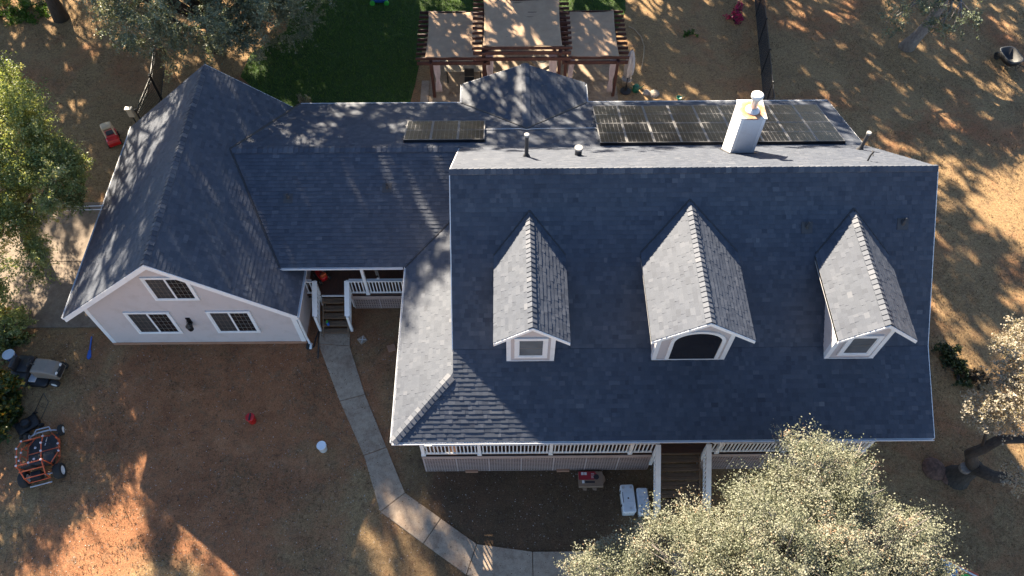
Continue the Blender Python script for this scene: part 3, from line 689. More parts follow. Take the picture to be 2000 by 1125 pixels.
for x_, o_ in ((BL + .4, (-1, 0, 0)), (BR - .4, (1, 0, 0))): lapwall((x_, 0, 0), (0, 1, 0), [(23.12, 0), (24.22, 0), (24.22, zb2(x_)), (23.12, zb2(x_))], o_)
lapwall((0, 18.1, 0), (1, 0, 0), [(xwr + .02, .9), (xw - .02, .9), (xw - .02, 4.2), (xwr + .02, 4.2)], (0, -1, 0))

# windows: frame > panes, muntins
def window(x0, x1, z0, z1, y, sashes=2, cols=4, rows=5, glass='glass', parent=None, casing=0.09, mull=True):
    f = MB(); p = parent or house
    for a, b, c, d_ in ((x0, x1, z1 - casing, z1), (x0, x1, z0, z0 + casing * .9), (x0, x0 + casing, z0 + casing * .9, z1 - casing), (x1 - casing, x1, z0 + casing * .9, z1 - casing)):
        f.box((a, y - .055, c), (b, y, d_))
    w = bevel(f.build('window', M['trim'], p, False, HB), .006)
    ix0, ix1, iz0, iz1 = x0 + casing, x1 - casing, z0 + casing * .9, z1 - casing; sw = (ix1 - ix0) / sashes
    fr = MB(); mu = MB(); tops = []
    for s in range(sashes):
        a, b = ix0 + s * sw, ix0 + (s + 1) * sw; t = 0.035; yy = y - .036 - .008 * s
        for lo, hi in (((a, iz1 - t), (b, iz1)), ((a, iz0), (b, iz0 + t)), ((a, iz0 + t), (a + t, iz1 - t)), ((b - t, iz0 + t), (b, iz1 - t))):
            fr.box((lo[0], yy, lo[1]), (hi[0], y - .012, hi[1]))
        gp = MB(); gp.box((a + t, y - .028, iz0 + t), (b - t, y - .018, iz1 - t)); gp.build('pane', M['glass_screen' if (glass == 'glass' and s == 0 and sashes > 1) else glass], w if parent is None else p, False, HB)
        for c in range(1, cols): xx = a + t + (b - a - 2 * t) * c / cols; mu.box((xx - .0055, y - .034, iz0 + t), (xx + .0055, y - .029, iz1 - t))
        for r_ in range(1, rows): zz = iz0 + t + (iz1 - iz0 - 2 * t) * r_ / rows; mu.box((a + t, y - .0335, zz - .0065), (b - t, y - .0295, zz + .0065))
    fr.build('sash', M['trim'], w if parent is None else p, False, HB)
    if cols > 1 or rows > 1:
        mo = mu.build('muntins', M['muntin'], w if parent is None else p, False, HB)
    return w
window(-12.36, -10.80, 3.23, 4.66, ywf - .012); window(-13.87, -12.22, .90, 2.43, ywf - .012); window(-10.90, -9.30, .92, 2.46, ywf - .012)
# wall lamp on the garage
mb = MB(); mb.box((-11.78, ywf - .05, 1.62), (-11.62, ywf - .014, 1.98)); wl = mb.build('wall_lamp', M['black_metal'], house, False, HB)
mb = MB(); mb.lathe((-11.70, ywf - .2, 1.42), [(.05, 0), (.10, .03), (.115, .26), (.135, .28), (.05, .40), (.015, .46)], 8); mb.build('lantern', M['black_metal'], wl, False, HB)
mb = MB(); mb.tube([(-11.7, ywf - .04, 1.9), (-11.7, ywf - .13, 1.99), (-11.7, ywf - .2, 1.9)], .014, 6); mb.build('lamp_arm', M['black_metal'], wl, False, HB)
# front porch windows and door, back in the shade
for a, b in ((-.6, .9), (2.2, 3.7), (8.0, 9.5), (10.8, 12.3)): window(a, b, DZ + .6, DZ + 2.1, fw - .016, 2, 1, 1)
dm = MB(); dm.box((5.35, fw - .06, DZ + .02), (6.35, fw - .017, DZ + 2.1)); dr = dm.build('door', M['trim'], house, False, HB)
mb = MB(); mb.lathe((6.26, fw - .10, DZ + 1.0), [(.03, -.01), (.03, .03), (.01, .04)], 10, 'y'); mb.build('handle', M['steel'], dr, False, HB)

# dormers
for i, d in enumerate(DORM):
    xc, w = d['xc'], d['w']; zb0 = q.ze + s_low * (ydw - q.ye) - .05; ztop = d['ze']; zw = d['zr'] - d['s'] * w - .10
    dm = lapwall((0, ydw, 0), (1, 0, 0), [(xc - w, zb0), (xc + w, zb0), (xc + w, zw), (xc, d['zr'] - .11), (xc - w, zw)], (0, -1, 0), 'dormer')
    yb_ = yfront(zw) + .1
    for s in (-1, 1):
        lapwall((xc + s * (w), 0, 0), (0, 1, 0), [(ydw + .125, zb0), (yb_, zb0 + s_up * (yb_ - ydw) - .3), (yb_, zw), (ydw + .125, zw)], (s, 0, 0), 'cheek_wall', dm)
        boards('corner_board', (xc + s * (w - .05) - .07, ydw - .024, zb0), (xc + s * (w - .05) + .07, ydw + .13, zw - .02), 'trim', dm)
        rake((xc + s * d['hw'], ydf, d['ze']), (xc, ydf, d['zr']), (0, -1, 0), .13, .03, -.012, dm)
        mb = MB(); mb.box((xc + s * d['hw'] - .03 * (s > 0), ydf, d['ze'] - .13), (xc + s * d['hw'] + .03 * (s < 0) + s * .001, yfront(d['ze']) - .05, d['ze'] - .005)); mb.build('fascia', M['trim'], dm, False, HB)
    boards('sill_board', (xc - w - .02, ydw - .03, zb0 + .02), (xc + w + .02, ydw - .017, zb0 + .085), 'trim', dm)
    if not d['arch']:
        wx = xc + (.01 if i == 0 else .04)
        window(wx - .51, wx + .51, 4.80, 6.03, ydw - .018, 1, 1, 2, 'glass_grey', dm, .12)
    else:
        # arched opening with a dark pane and white trim
        x0, x1, zs, za = 5.00, 6.44, 4.60, 5.72; cxa = (x0 + x1) / 2; ra = (x1 - x0) / 2; rise = .52
        arc = [(cxa + ra * math.cos(a), za + rise * math.sin(a)) for a in np.linspace(0, math.pi, 25)]
        ins = [(x1, zs)] + arc + [(x0, zs)]
        g_ = MB(); g_.slab([(x, ydw - .03, z) for x, z in ins], (0, .02, 0)); g_.build('pane', M['glass'], dm, False, HB)
        tr = MB(); t = .11
        oarc = [(cxa + (ra + t) * math.cos(a), za + (rise + t) * math.sin(a)) for a in np.linspace(0, math.pi, 25)]
        outl = [(x1 + t, zs)] + oarc + [(x0 - t, zs)]
        for k in range(len(ins) - 1):
            a, b, c, e = ins[k], ins[k + 1], outl[k + 1], outl[k]
            tr.slab([(a[0], ydw - .06, a[1]), (b[0], ydw - .06, b[1]), (c[0], ydw - .06, c[1]), (e[0], ydw - .06, e[1])], (0, .045, 0))
        tr.build('window_frame', M['trim'], dm, False, HB)

# chimney
cx0, cx1, cy0, cy1, ct = 7.714, 8.531, 18.345, 19.19, 7.87
zback = lambda y: q.zr - s_bk * (y - q.yr)
mb = MB(); zbm = zback(cy1) - .2
mb.box((cx0 + .02, cy0 + .02, zbm), (cx1 - .02, cy1 - .02, ct)); chim = mb.build('chimney', M['trim'], house, False, HB)
for o_, du, out, u0, u1 in (((0, cy0 + .018, 0), (1, 0, 0), (0, -1, 0), cx0 + .09, cx1 - .09), ((0, cy1 - .018, 0), (1, 0, 0), (0, 1, 0), cx0 + .09, cx1 - .09), ((cx0 + .018, 0, 0), (0, 1, 0), (-1, 0, 0), cy0 + .09, cy1 - .09), ((cx1 - .018, 0, 0), (0, 1, 0), (1, 0, 0), cy0 + .09, cy1 - .09)):
    lapwall(o_, du, [(u0, zbm + .02), (u1, zbm + .02), (u1, ct - .05), (u0, ct - .05)], out, 'siding_face', chim, M['chimney_white'], .12, .02)
for x_ in (cx0, cx1):
    for y_ in (cy0, cy1):
        sx, sy = (1 if x_ == cx0 else -1), (1 if y_ == cy0 else -1)
        boards('corner_board', (min(x_, x_ + sx * .10), min(y_, y_ + sy * .10), zbm), (max(x_, x_ + sx * .10), max(y_, y_ + sy * .10), ct - .02), 'trim', chim)
mb = MB(); mb.box((cx0 - .03, cy0 - .03, ct), (cx1 + .03, cy1 + .03, ct + .05)); bevel(mb.build('chimney_cap', M['rust'], chim, False, HB), .01)
fx, fy = 8.13, 18.72
mb = MB(); mb.lathe((fx, fy, ct + .05), [(.24, 0), (.235, .03), (.15, .10), (.14, .11)], 24); mb.build('storm_collar', M['vent_white'], chim, False, HB)
mb = MB(); mb.lathe((fx, fy, ct + .1), [(.11, 0), (.11, .45), (.16, .46), (.16, .52), (.11, .53)], 24); mb.build('flue_pipe', M['steel'], chim, False, HB)
mb = MB(); mb.lathe((fx, fy, ct + .62), [(.19, 0), (.20, .01), (.20, .10), (.17, .13), (.02, .15)], 24); mb.build('flue_cap', M['vent_white'], chim, False, HB)
mb = MB()
for k in range(8): a = k * math.pi / 4; mb.tube([(fx + .13 * math.cos(a), fy + .13 * math.sin(a), ct + .5), (fx + .15 * math.cos(a), fy + .15 * math.sin(a), ct + .64)], .012, 5)
mb.build('flue_struts', M['steel'], chim, False, HB)

mb = MB()
for x0_, x1_, y0_, y1_ in ((cx0 - .09, cx1 + .09, cy0 - .10, cy0 + .01), (cx0 - .09, cx1 + .09, cy1 - .01, cy1 + .10), (cx0 - .09, cx0 + .01, cy0, cy1), (cx1 - .01, cx1 + .09, cy0, cy1)):
    mb.slab([(x, y, zback(y) + .03) for x, y in ((x0_, y0_), (x1_, y0_), (x1_, y1_), (x0_, y1_))], (0, 0, -.03))
mb.build('flashing', M['flash'], chim, False, HB)
# roof penetrations
def vent(x, y, z, r, h, collar=True, top=True):
    mb = MB(); mb.lathe((x, y, z - .15), [(r, 0), (r, h + .15)], 16); o = mb.build('vent_pipe', M['vent_grey'], house, False, HB)
    if collar:
        mb = MB(); mb.lathe((x, y, z - .16), [(r + .09, 0), (r + .07, .16), (r + .012, .30), (r + .005, .32)], 16); mb.build('collar', M['vent_grey'], o, False, HB)
    if top:
        mb = MB(); mb.lathe((x, y, z + h), [(r + .012, -.05), (r + .022, -.045), (r + .022, .02), (r + .008, .028)], 16); mb.build('vent_cap', M['vent_top'], o, False, HB)
vent(.65, 17.95, zback(17.95), .065, 1.05); vent(2.43, 18.15, zback(18.15), .12, .36, False); vent(12.52, 18.85, zback(18.85), .062, .85)
mb = MB(); x, y = 11.6, 16.8; z = zback(y)
mb.tube([(x, y, z - .1), (x, y, z + .28), (x + .04, y, z + .45)], .028, 8); mb.tube([(x + .02, y - .1, z + .36), (x + .05, y + .12, z + .36)], .018, 6); mb.build('vent_pipe', M['vent_grey'], house, False, HB)
for x, y, zf, n in ((-7.99, 18.05, zc(18.05), (0, -s_c, 1)), (-4.4, 18.4, zc(18.4), (0, -s_c, 1)), (9.27, 14.47, 7.11, (0, -s_up, 1)), (12.24, 14.54, 7.17, (0, -s_up, 1))):
    n = Vector(n).normalized(); t = Vector((1, 0, 0)); b_ = n.cross(t); c = Vector((x, y, zf)) + n * .022
    mb = MB(); mb.slab([c - t * .17 - b_ * .2, c + t * .17 - b_ * .2, c + t * .17 + b_ * .16, c - t * .17 + b_ * .16], n * -.02); o = mb.build('vent_flashing', M['vent_grey'], house, False, HB)
    mb = MB(); mb.lathe((x, y, zf), [(.085, -.1), (.05, .12), (.035, .13), (.033, .26), (.0, .262)], 12); mb.build('vent_stub', M['vent_grey'], o, False, HB)
# conduit between the two solar arrays
zr_ = lambda y: q.zk - s_bl * (y - q.yk)
mb = MB(); mb.tube([(-.87, 21.2, zr_(21.2) + .05), (.45, 21.22, zr_(21.22) + .06), (.76, 21.15, BZ + .12), (1.1, 21.2, zr_(21.2) + .06), (3.45, 21.25, zr_(21.25) + .05)], .016, 6); mb.build('conduit', M['steel'], house, False, HB)

# porch decks, boards, posts, railings, lattice, stairs
BAL = MB(); BAL.box((-.019, -.019, 0), (.019, .019, 1)); BAL_ME = BAL.mesh('baluster', M['trim'])
def railing(p0, p1, h=0.92, step=0.124, cap_w=.13, parent=None, bot=.09, name='railing'):
    p0, p1 = Vector(p0), Vector(p1); mb = MB(); d = p1 - p0; L = math.hypot(d.x, d.y)
    mb.beam(p0 + Vector((0, 0, h)), p1 + Vector((0, 0, h)), cap_w, .04); mb.beam(p0 + Vector((0, 0, h - .06)), p1 + Vector((0, 0, h - .06)), .04, .085)
    r_ = mb.build(name, M['trim'], house, False, HB); mb = MB(); mb.beam(p0 + Vector((0, 0, bot)), p1 + Vector((0, 0, bot)), .045, .07); mb.build('bottom_rail', M['trim'], r_, False, HB); n = max(1, int(L / step)); k = 1.0
    for i in range(n):
        p = p0 + d * ((i + .5) / n); b = link('baluster', BAL_ME, r_, p + Vector((0, 0, bot + .03)) - HB); b.scale = (1, 1, h - bot - .13)
    return r_
def post(x, y, z0, z1, w=.11):
    mb = MB(); mb.box((x - w / 2, y - w / 2, z0), (x + w / 2, y + w / 2, z1)); mb.box((x - w / 2 - .02, y - w / 2 - .02, z0), (x + w / 2 + .02, y + w / 2 + .02, z0 + .12)); mb.box((x - w / 2 - .015, y - w / 2 - .015, z1 - .14), (x + w / 2 + .015, y + w / 2 + .015, z1 - .03))
    return bevel(mb.build('porch_post', M['trim'], house, False, HB), .005)
def deck(x0, x1, y0, y1, z, along='x'):
    mb = MB(); mb.box((x0 + .02, y0 + .02, z - .2), (x1 - .02, y1 - .02, z - .03)); dk = mb.build('porch_floor', M['dark'], house, False, HB)
    a = y0 if along == 'x' else x0; e = y1 if along == 'x' else x1
    while a < e - .05:
        b = min(a + .14, e); mb = MB(); mb.box((x0, a, z - .03), (x1, b - .007, z + rs.uniform(-.001, .001))) if along == 'x' else mb.box((a, y0, z - .03), (b - .007, y1, z + rs.uniform(-.001, .001)))
        mb.build('deck_board', M['deck'], dk, False, HB); a = b
    return dk
DL = .95
deck(-2.98, 12.15, YF, fw - .02, DZ); deck(xwr + .02, xw - .02, 16.02, 18.08, DL, 'y'); deck(-2.98, xw - .02, fw, 16.0, DZ)
SX0, SX1 = 5.02, 6.52
posts = [-2.92, -1.02, 1.40, 4.10, 7.05, 9.3, 12.05]
for x in posts: post(x, YF + .02, DZ, q.ze - .1 + .24)
post(-2.92, 13.0, DZ, 3.6); post(-5.42, 16.08, DL, 3.45); post(-2.92, 15.9, DL, 3.5)
segs = list(zip(posts[:3], posts[1:4])) + [(4.10, SX0 - .17)] + [(SX1 + .17, 7.05)] + list(zip(posts[4:6], posts[5:7]))
for a, b in segs: railing((a + .07, YF + .02, DZ), (b - .07 if b in posts else b, YF + .02, DZ))
railing((-2.92, YF + .1, DZ), (-2.92, 12.94, DZ)); railing((-2.92, 13.06, DZ), (-2.92, 15.84, DZ)); railing((12.05, YF + .1, DZ), (12.05, fw - .1, DZ))
railing((-6.03, 16.08, DL), (-5.49, 16.08, DL)); railing((-5.35, 16.08, DL), (-2.99, 16.08, DL)); railing((xwr + .03, 16.08, DL), (-7.44, 16.08, DL))
def lattice(x0, x1, y, z0, z1, batten=True):
    mb = MB(); st = .088
    n = int((x1 - x0) / st)
    for i in range(n + 1): xx = x0 + (x1 - x0) * i / n; mb.box((xx - .017, y, z0), (xx + .017, y + .006, z1))
    n = int((z1 - z0) / st)
    n = int((z1 - z0) / .125)
    for i in range(n + 1): zz = z0 + (z1 - z0) * i / n; mb.box((x0, y - .012, zz - .02), (x1, y - .0005, zz + .02))
    o = mb.build('lattice_panel', M['lattice'], house, False, HB); o['kind'] = 'stuff'
    if batten:
        mb = MB(); mb.box((x0 - .025, y - .025, z0), (x0 + .025, y - .008, z1)); mb.build('batten', M['batten'], o, False, HB)
def skirt(x0, x1, y, z0, z1, n):
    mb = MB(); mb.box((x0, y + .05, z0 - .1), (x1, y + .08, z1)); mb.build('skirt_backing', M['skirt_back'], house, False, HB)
    for i in range(n): lattice(x0 + (x1 - x0) * i / n, x0 + (x1 - x0) * (i + 1) / n, y, z0, z1)
    boards('fascia', (x0 - .03, y - .03, z1 - .06), (x1 + .03, y - .012, z1 + .12), 'lattice')
skirt(-2.96, SX0 - .12, YF - .03, -.48, DZ - .16, 7); skirt(SX1 + .12, 12.1, YF - .03, -.48, DZ - .16, 5); skirt(-6.06, -2.98, 16.0, .03, DL - .16, 3)
for p in ((-1.35, YF - .08), (1.9, YF - .08)): boards('vent_block', (p[0] - .22, p[1] - .03, -.5), (p[0] + .22, p[1] + .06, -.38), 'concrete_base')
def stairs(x0, x1, y, ztop, run, rise, n, zbot, trail):
    st = MB()
    for x in (x0 + .02, x1 - .02): st.beam((x, y, ztop - .18), (x, y - run * (n + .3), ztop - .18 - rise * (n + .3)), .04, .26)
    s_ = st.build('stairs', M['tread'], house, False, HB)
    for i in range(1, n + 1):
        z = ztop - rise * i; yy = y - run * (i - 1)
        for k in range(2):
            mb = MB(); mb.box((x0 - .03, yy - run + .004 + k * run * .5, z - .035), (x1 + .03, yy + k * run * .5 - run * .5 - .006, z)); bevel(mb.build('tread', M['tread'], s_, False, HB), .004)
    return s_
stairs(SX0, SX1, YF - .02, DZ, .25, .172, 8, -.5, 0); stairs(-7.2, -6.2, 16.0, DL, .245, .165, 5, 0, 0)
boards('nosing', (SX0 - .02, YF - .045, DZ - .05), (SX1 + .02, YF + .0, DZ + .008), 'tread'); boards('nosing', (-7.22, 15.98, DL - .05), (-6.18, 16.02, DL + .012), 'trim')
def stair_rail(x, y0, z0, y1, z1, zg, w=.15):
    r_ = railing((x, y0, z0), (x, y1, z1), .9, .125, w, name='stair_railing')
    for y_, zt, zb_ in ((y0, z0 + .92, z0 - .9 if z0 > .9 else z0), (y1, z1 + .92, zg)):
        mb = MB(); mb.box((x - .05, y_ - .05, zb_), (x + .05, y_ + .05, zt - .03)); mb.build('newel_post', M['trim'], r_, False, HB)
stair_rail(SX0 - .09, YF - .05, DZ, 7.7, DZ - 1.33, -.5, .17); stair_rail(SX1 + .09, YF - .05, DZ, 7.7, DZ - 1.33, -.5, .17)
stair_rail(-7.32, 16.08, DL, 14.98, DL - .76, 0.0, .19); stair_rail(-6.1, 16.08, DL, 14.98, DL - .76, 0.0, .19)
boards('porch_beam', (-2.99, YF - .03, 3.2), (12.12, YF + .07, 3.42)); boards('porch_beam', (-2.98, YF + .08, 3.2), (-2.86, 16.0, 3.42)); boards('porch_beam', (xwr + .03, 16.03, 3.18), (-3.0, 16.13, 3.40))
# downspout at the garage corner
mb = MB(); mb.tube([(xwr + .07, ywf + .05, gab(xwr) + .02), (xwr + .07, ywf + .05, .3), (xwr + .13, ywf - .03, .2), (xwr + .17, ywf - .12, .14)], .045, 8); mb.build('downspout', M['trim'], house, False, HB)

# ------------------------------------------------------------------ solar arrays lying on the rear slope
PW, PL, PT = 1.0, 1.64, .035
pm = MB(); pm.box((-PW / 2 + .02, -PL / 2 + .02, .012), (PW / 2 - .02, PL / 2 - .02, .026)); BACK_ME = pm.mesh('backsheet', M['backsheet'])
pm = MB()
for a, b in (((-PW / 2, PL / 2 - .02), (PW / 2, PL / 2)), ((-PW / 2, -PL / 2), (PW / 2, -PL / 2 + .02)), ((-PW / 2, -PL / 2 + .02), (-PW / 2 + .02, PL / 2 - .02)), ((PW / 2 - .02, -PL / 2 + .02), (PW / 2, PL / 2 - .02))): pm.box((a[0], a[1], 0), (b[0], b[1], PT))
FRAME_ME = pm.mesh('panel_frame', M['alu'])
pm = MB(); nx, ny = 6, 5; gx = (PW - .07) / nx; gy = (PL - .10) / (2 * ny)
for i in range(nx):
    for half in (0, 1):
        for j in range(ny):
            x = -PW / 2 + .035 + gx * i; y = -PL / 2 + .035 + gy * j + half * (ny * gy + .03)
            pm.box((x + .006, y + .003, .0262), (x + gx - .006, y + gy - .003, .0300), rs.uniform(.2, .8))
CELL_ME = pm.mesh('cells', M['cell'])
def solar(label, x0, y0, nx_, ny_):
    ang = -math.atan(s_bl); c = math.cos(ang)
    root = thing('solar_array', label, 'solar array', (x0, y0, zr_(y0) + .10)); root.rotation_euler = (ang, 0, 0)
    for r_ in range(ny_):
        for k in range(nx_):
            p = link('solar_panel', FRAME_ME, root, ((k + .5) * (PW + .012), (r_ + .5) * (PL + .012), 0))
            link('backsheet', BACK_ME, p); o = link('cells', CELL_ME, p); o['kind'] = 'stuff'
    mb = MB()
    for r_ in range(ny_):
        for yy in (.35, 1.25): mb.box((-.06, r_ * PL + yy, -.05), (nx_ * (PW + .012) + .02, r_ * PL + yy + .04, -.005))
    mb.build('mounting_rail', M['alu'], root)
    mb = MB(); mb.box((.0, -.012, -.09), (nx_ * (PW + .012), -.004, .03)); mb.build('skirt', M['black_metal'], root)
solar('short row of three solar panels on the rear roof slope', -3.88, 20.27, 3, 1)
solar('long two row bank of solar panels beside the chimney', 3.44, 19.95, 9, 2)

# ------------------------------------------------------------------ pergolas behind the house
def pergola(x0, x1, y0, y1, z, label, over, posts_x, n=12):
    root = thing('pergola', label, 'pergola', ((x0 + x1) / 2, (y0 + y1) / 2, 0)); org = root.location
    for x in posts_x:
        for y in (y0 + .05, y1 - .05):
            mb = MB(); mb.box((x - .07, y - .07, 0), (x + .07, y + .07, z - .05)); mb.build('post', M['pergola'], root, False, org)
    for x in posts_x:
        mb = MB(); mb.box((x - .05, y0 - .25, z - .22), (x + .05, y1 + .25, z - .05)); mb.build('beam', M['pergola'], root, False, org)
    for yy, dz in ((y0 - .13, .14), (y0 - .2, .42)) if z > 2.8 else ((y0 - .13, .14),):
        mb = MB(); mb.box((x0 - over[0] + .05, yy - .025, z - dz - .09), (x1 + over[1] - .05, yy + .025, z - dz + .09)); mb.build('front_beam', M['pergola'], root, False, org)
    for i in range(n):
        y = y0 + (y1 - y0) * i / (n - 1); mb = MB(); mb.box((x0 - over[0], y - .022, z - .048), (x1 + over[1], y + .022, z + .09)); mb.build('rafter', M['pergola'], root, False, org)
    return root
pergola(-3.72, -1.15, 27.85, 31.1, 2.35, 'left low red brown pergola over the patio table', (.42, .45), (-3.47, -.98), 11)
pergola(-1.10, 2.45, 27.75, 31.2, 3.0, 'tall middle red brown pergola between two lower ones', (.45, .5), (-1.05, 2.42), 11)
pergola(2.90, 5.15, 27.85, 31.1, 2.35, 'right low red brown pergola beside the closed umbrella', (.42, .45), (2.72, 5.1), 11)
def shade(x0, x1, y0, y1, z, label, seed, sag=.05):
    g = np.random.default_rng(seed); nx_, ny_ = 22, 22; ph = g.uniform(0, 6, 4); mb = MB(); top = []
    for j in range(ny_ + 1):
        for i in range(nx_ + 1):
            u, v = i / nx_, j / ny_; e = .05 * math.sin(math.pi * v); ee = .07 * math.sin(math.pi * u)
            x = x0 + (x1 - x0) * u + (e if u < .01 else (-e if u > .99 else 0)); y = y0 + (y1 - y0) * v - (ee if v > .99 else 0)
            zz = z + .022 * abs(math.sin(math.pi * 10 * v)) * -1 + .012 * math.sin(9 * u + 5 * v + ph[0]) + .010 * math.sin(17 * u - 11 * v + ph[1]) - sag * math.sin(math.pi * u) * .4
            top.append((x, y, zz))
    n = nx_ + 1; fs = [(j * n + i, j * n + i + 1, (j + 1) * n + i + 1, (j + 1) * n + i) for j in range(ny_) for i in range(nx_)]
    mb.add(top, fs); o = mb.build('shade_cloth', M['cloth'], None, True, ((x0 + x1) / 2, (y0 + y1) / 2, z)); o.location = ((x0 + x1) / 2, (y0 + y1) / 2, z)
    md = o.modifiers.new('s', 'SOLIDIFY'); md.thickness = .006; return tag(o, label, 'shade cloth', 'tan shade cloths over the pergolas')
shade(-3.70, -1.02, 27.80, 31.0, 2.50, 'tan shade cloth over the left low pergola', 1); shade(-1.06, 2.50, 27.75, 31.05, 3.14, 'tan shade cloth over the tall middle pergola', 2); shade(2.82, 5.13, 27.80, 31.0, 2.50, 'tan shade cloth over the right low pergola', 3)
def curtain(x, y, z0, z1, w, label, seed, tie=True, lean=0.0):
    g = np.random.default_rng(seed); mb = MB(); nx_, nz = 28, 12; vs = []
    for j in range(nz + 1):
        t = j / nz; zz = z1 - (z1 - z0) * t; pin = 1 - .45 * math.exp(-((t - .62) / .16) ** 2) if tie else 1 - .2 * t
        for i in range(nx_ + 1):
            u = i / nx_ - .5; vs.append((u * w * pin + lean * t, .06 * math.sin(i * 1.35 + seed) * pin + .012 * math.sin(3 * t + i), zz))
    n = nx_ + 1; mb.add(vs, [(j * n + i, j * n + i + 1, (j + 1) * n + i + 1, (j + 1) * n + i) for j in range(nz) for i in range(nx_)])
    o = mb.build('curtain', M['curtain'], None, True); o.location = (x, y, 0); md = o.modifiers.new('s', 'SOLIDIFY'); md.thickness = .006
    return tag(o, label, 'curtain', 'pale curtains hanging from the pergolas')
curtain(-3.22, 27.80, .45, 2.28, .30, 'pale curtain tied at the far left pergola post', 1)
curtain(-.78, 27.80, .3, 2.72, .34, 'pale curtain beside the patio table at the left of the middle bay', 2, True, .0)
curtain(2.10, 27.80, .3, 2.72, .36, 'wide pale curtain hanging left of the post between the middle and right pergolas', 3, True, .12)
curtain(2.98, 27.80, .3, 2.30, .24, 'narrow pale curtain hanging right of the post between the middle and right pergolas', 4, True, -.05)
curtain(4.88, 27.80, .35, 2.28, .28, 'pale curtain tied at the far right pergola post', 5)

# patio table and chairs
t = thing('patio_table', 'cream rectangular patio table under the left pergola', 'table', (-2.06, 29.27, .03)); org = (0, 0, 0)
mb = MB(); mb.box((-.93, -.44, .70), (.93, .44, .73)); bevel(mb.build('tabletop', M['tabletop'], t), .008)
for sx in (-.8, .8):
    for sy in (-.4, .4): mb = MB(); mb.box((sx - .03, sy - .03, 0), (sx + .03, sy + .03, .70)); mb.build('leg', M['black_metal'], t)
def chair(x, y, rz, label):
    t = thing('patio_chair', label, 'chair', (x, y, .03), rz, 'dark chairs at the patio table')
    mb = MB(); mb.rbox((-.24, -.24, .40), (.24, .24, .45), .05); mb.build('seat', M['black_plastic'], t)
    mb = MB(); mb.box((-.23, -.27, .47), (.23, -.23, .92)); mb.build('backrest', M['black_plastic'], t)
    for sx in (-.21, .21):
        for sy in (-.21, .21): mb = MB(); mb.tube([(sx, sy, .40), (sx * 1.12, sy * 1.12, 0)], .015, 6); mb.build('leg', M['black_metal'], t)
chair(-1.8, 28.55, R(180), 'dark patio chair pulled up to the house side of the table'); chair(-2.75, 29.95, R(20), 'dark patio chair half hidden behind the patio table')
# fire table in the middle bay, stool
t = thing('fire_pit', 'square grey fire pit turned cornerwise under the middle pergola', 'fire pit', (1.75, 29.9, .03), R(38))
mb = MB(); mb.rbox((-.45, -.45, 0), (.45, .45, .42), .04); mb.build('base', M['stone'], t); mb = MB(); mb.rbox((-.52, -.52, .42), (.52, .52, .48), .03); mb.build('rim', M['stone'], t)
mb = MB(); mb.lathe((0, 0, .475), [(.22, 0), (.22, .012)], 20); mb.build('burner', M['black_metal'], t)
t = thing('stool', 'round pale stool beside the curtain in the middle bay', 'stool', (2.12, 29.1, .03)); mb = MB(); mb.lathe((0, 0, 0), [(.2, 0), (.24, .1), (.25, .36), (.22, .42)], 20); mb.build('seat', M['stone'], t, True)
# closed umbrella, planter pot, bag
t = thing('closed_umbrella', 'closed grey patio umbrella standing at the right end of the pergolas', 'umbrella', (5.75, 28.2, 0))
mb = MB(); mb.tube([(0, 0, 0), (0, 0, 2.55)], .022, 8); mb.build('pole', M['black_metal'], t)
mb = MB(); prof = [(.04, 2.5), (.10, 2.35), (.17, 2.0), (.21, 1.5), (.19, 1.05), (.10, .95)]; seg = 24; vs = []
for r_, z in prof:
    for k in range(seg): a = 2 * math.pi * k / seg; rr = r_ * (1 + .22 * math.cos(6 * a)); vs.append((rr * math.cos(a), rr * math.sin(a), z))
mb.add(vs, [(i * seg + k, (i + 1) * seg + k, (i + 1) * seg + (k + 1) % seg, i * seg + (k + 1) % seg) for i in range(len(prof) - 1) for k in range(seg)]); mb.build('canopy', M['umbrella'], t, True)
mb = MB(); mb.lathe((0, 0, 0), [(.26, 0), (.26, .06), (.06, .1), (.05, .35)], 16); mb.build('base', M['black_plastic'], t)
t = thing('plant_pot', 'round tan plant pot beside the closed umbrella', 'pot', at(1222, 168)); mb = MB(); mb.lathe((0, 0, 0), [(.17, 0), (.24, .4), (.26, .42), (.25, .48), (.21, .48), (.20, .40)], 20); mb.build('pot', M['stone'], t, True)
mb = MB(); mb.lathe((0, 0, .36), [(.2, 0), (.19, .03)], 16); mb.build('soil', M['dark'], t)
t = thing('watering_can', 'dark green watering can beside the plant pot', 'watering can', at(1241, 178)); mb = MB(); mb.lathe((0, 0, 0), [(.15, 0), (.17, .05), (.16, .30), (.09, .38), (.07, .38)], 16); gcan = mb.build('body', M['teal_plastic'], t, True)
mb = MB(); mb.tube([(.12, 0, .08), (.3, 0, .3), (.36, 0, .36)], [.03, .02, .03], 8); mb.build('spout', M['teal_plastic'], t, True); mb = MB(); mb.tube([(-.12, 0, .3), (-.25, 0, .25), (-.24, 0, .1), (-.14, 0, .05)], .014, 6); mb.build('handle', M['teal_plastic'], t, True)
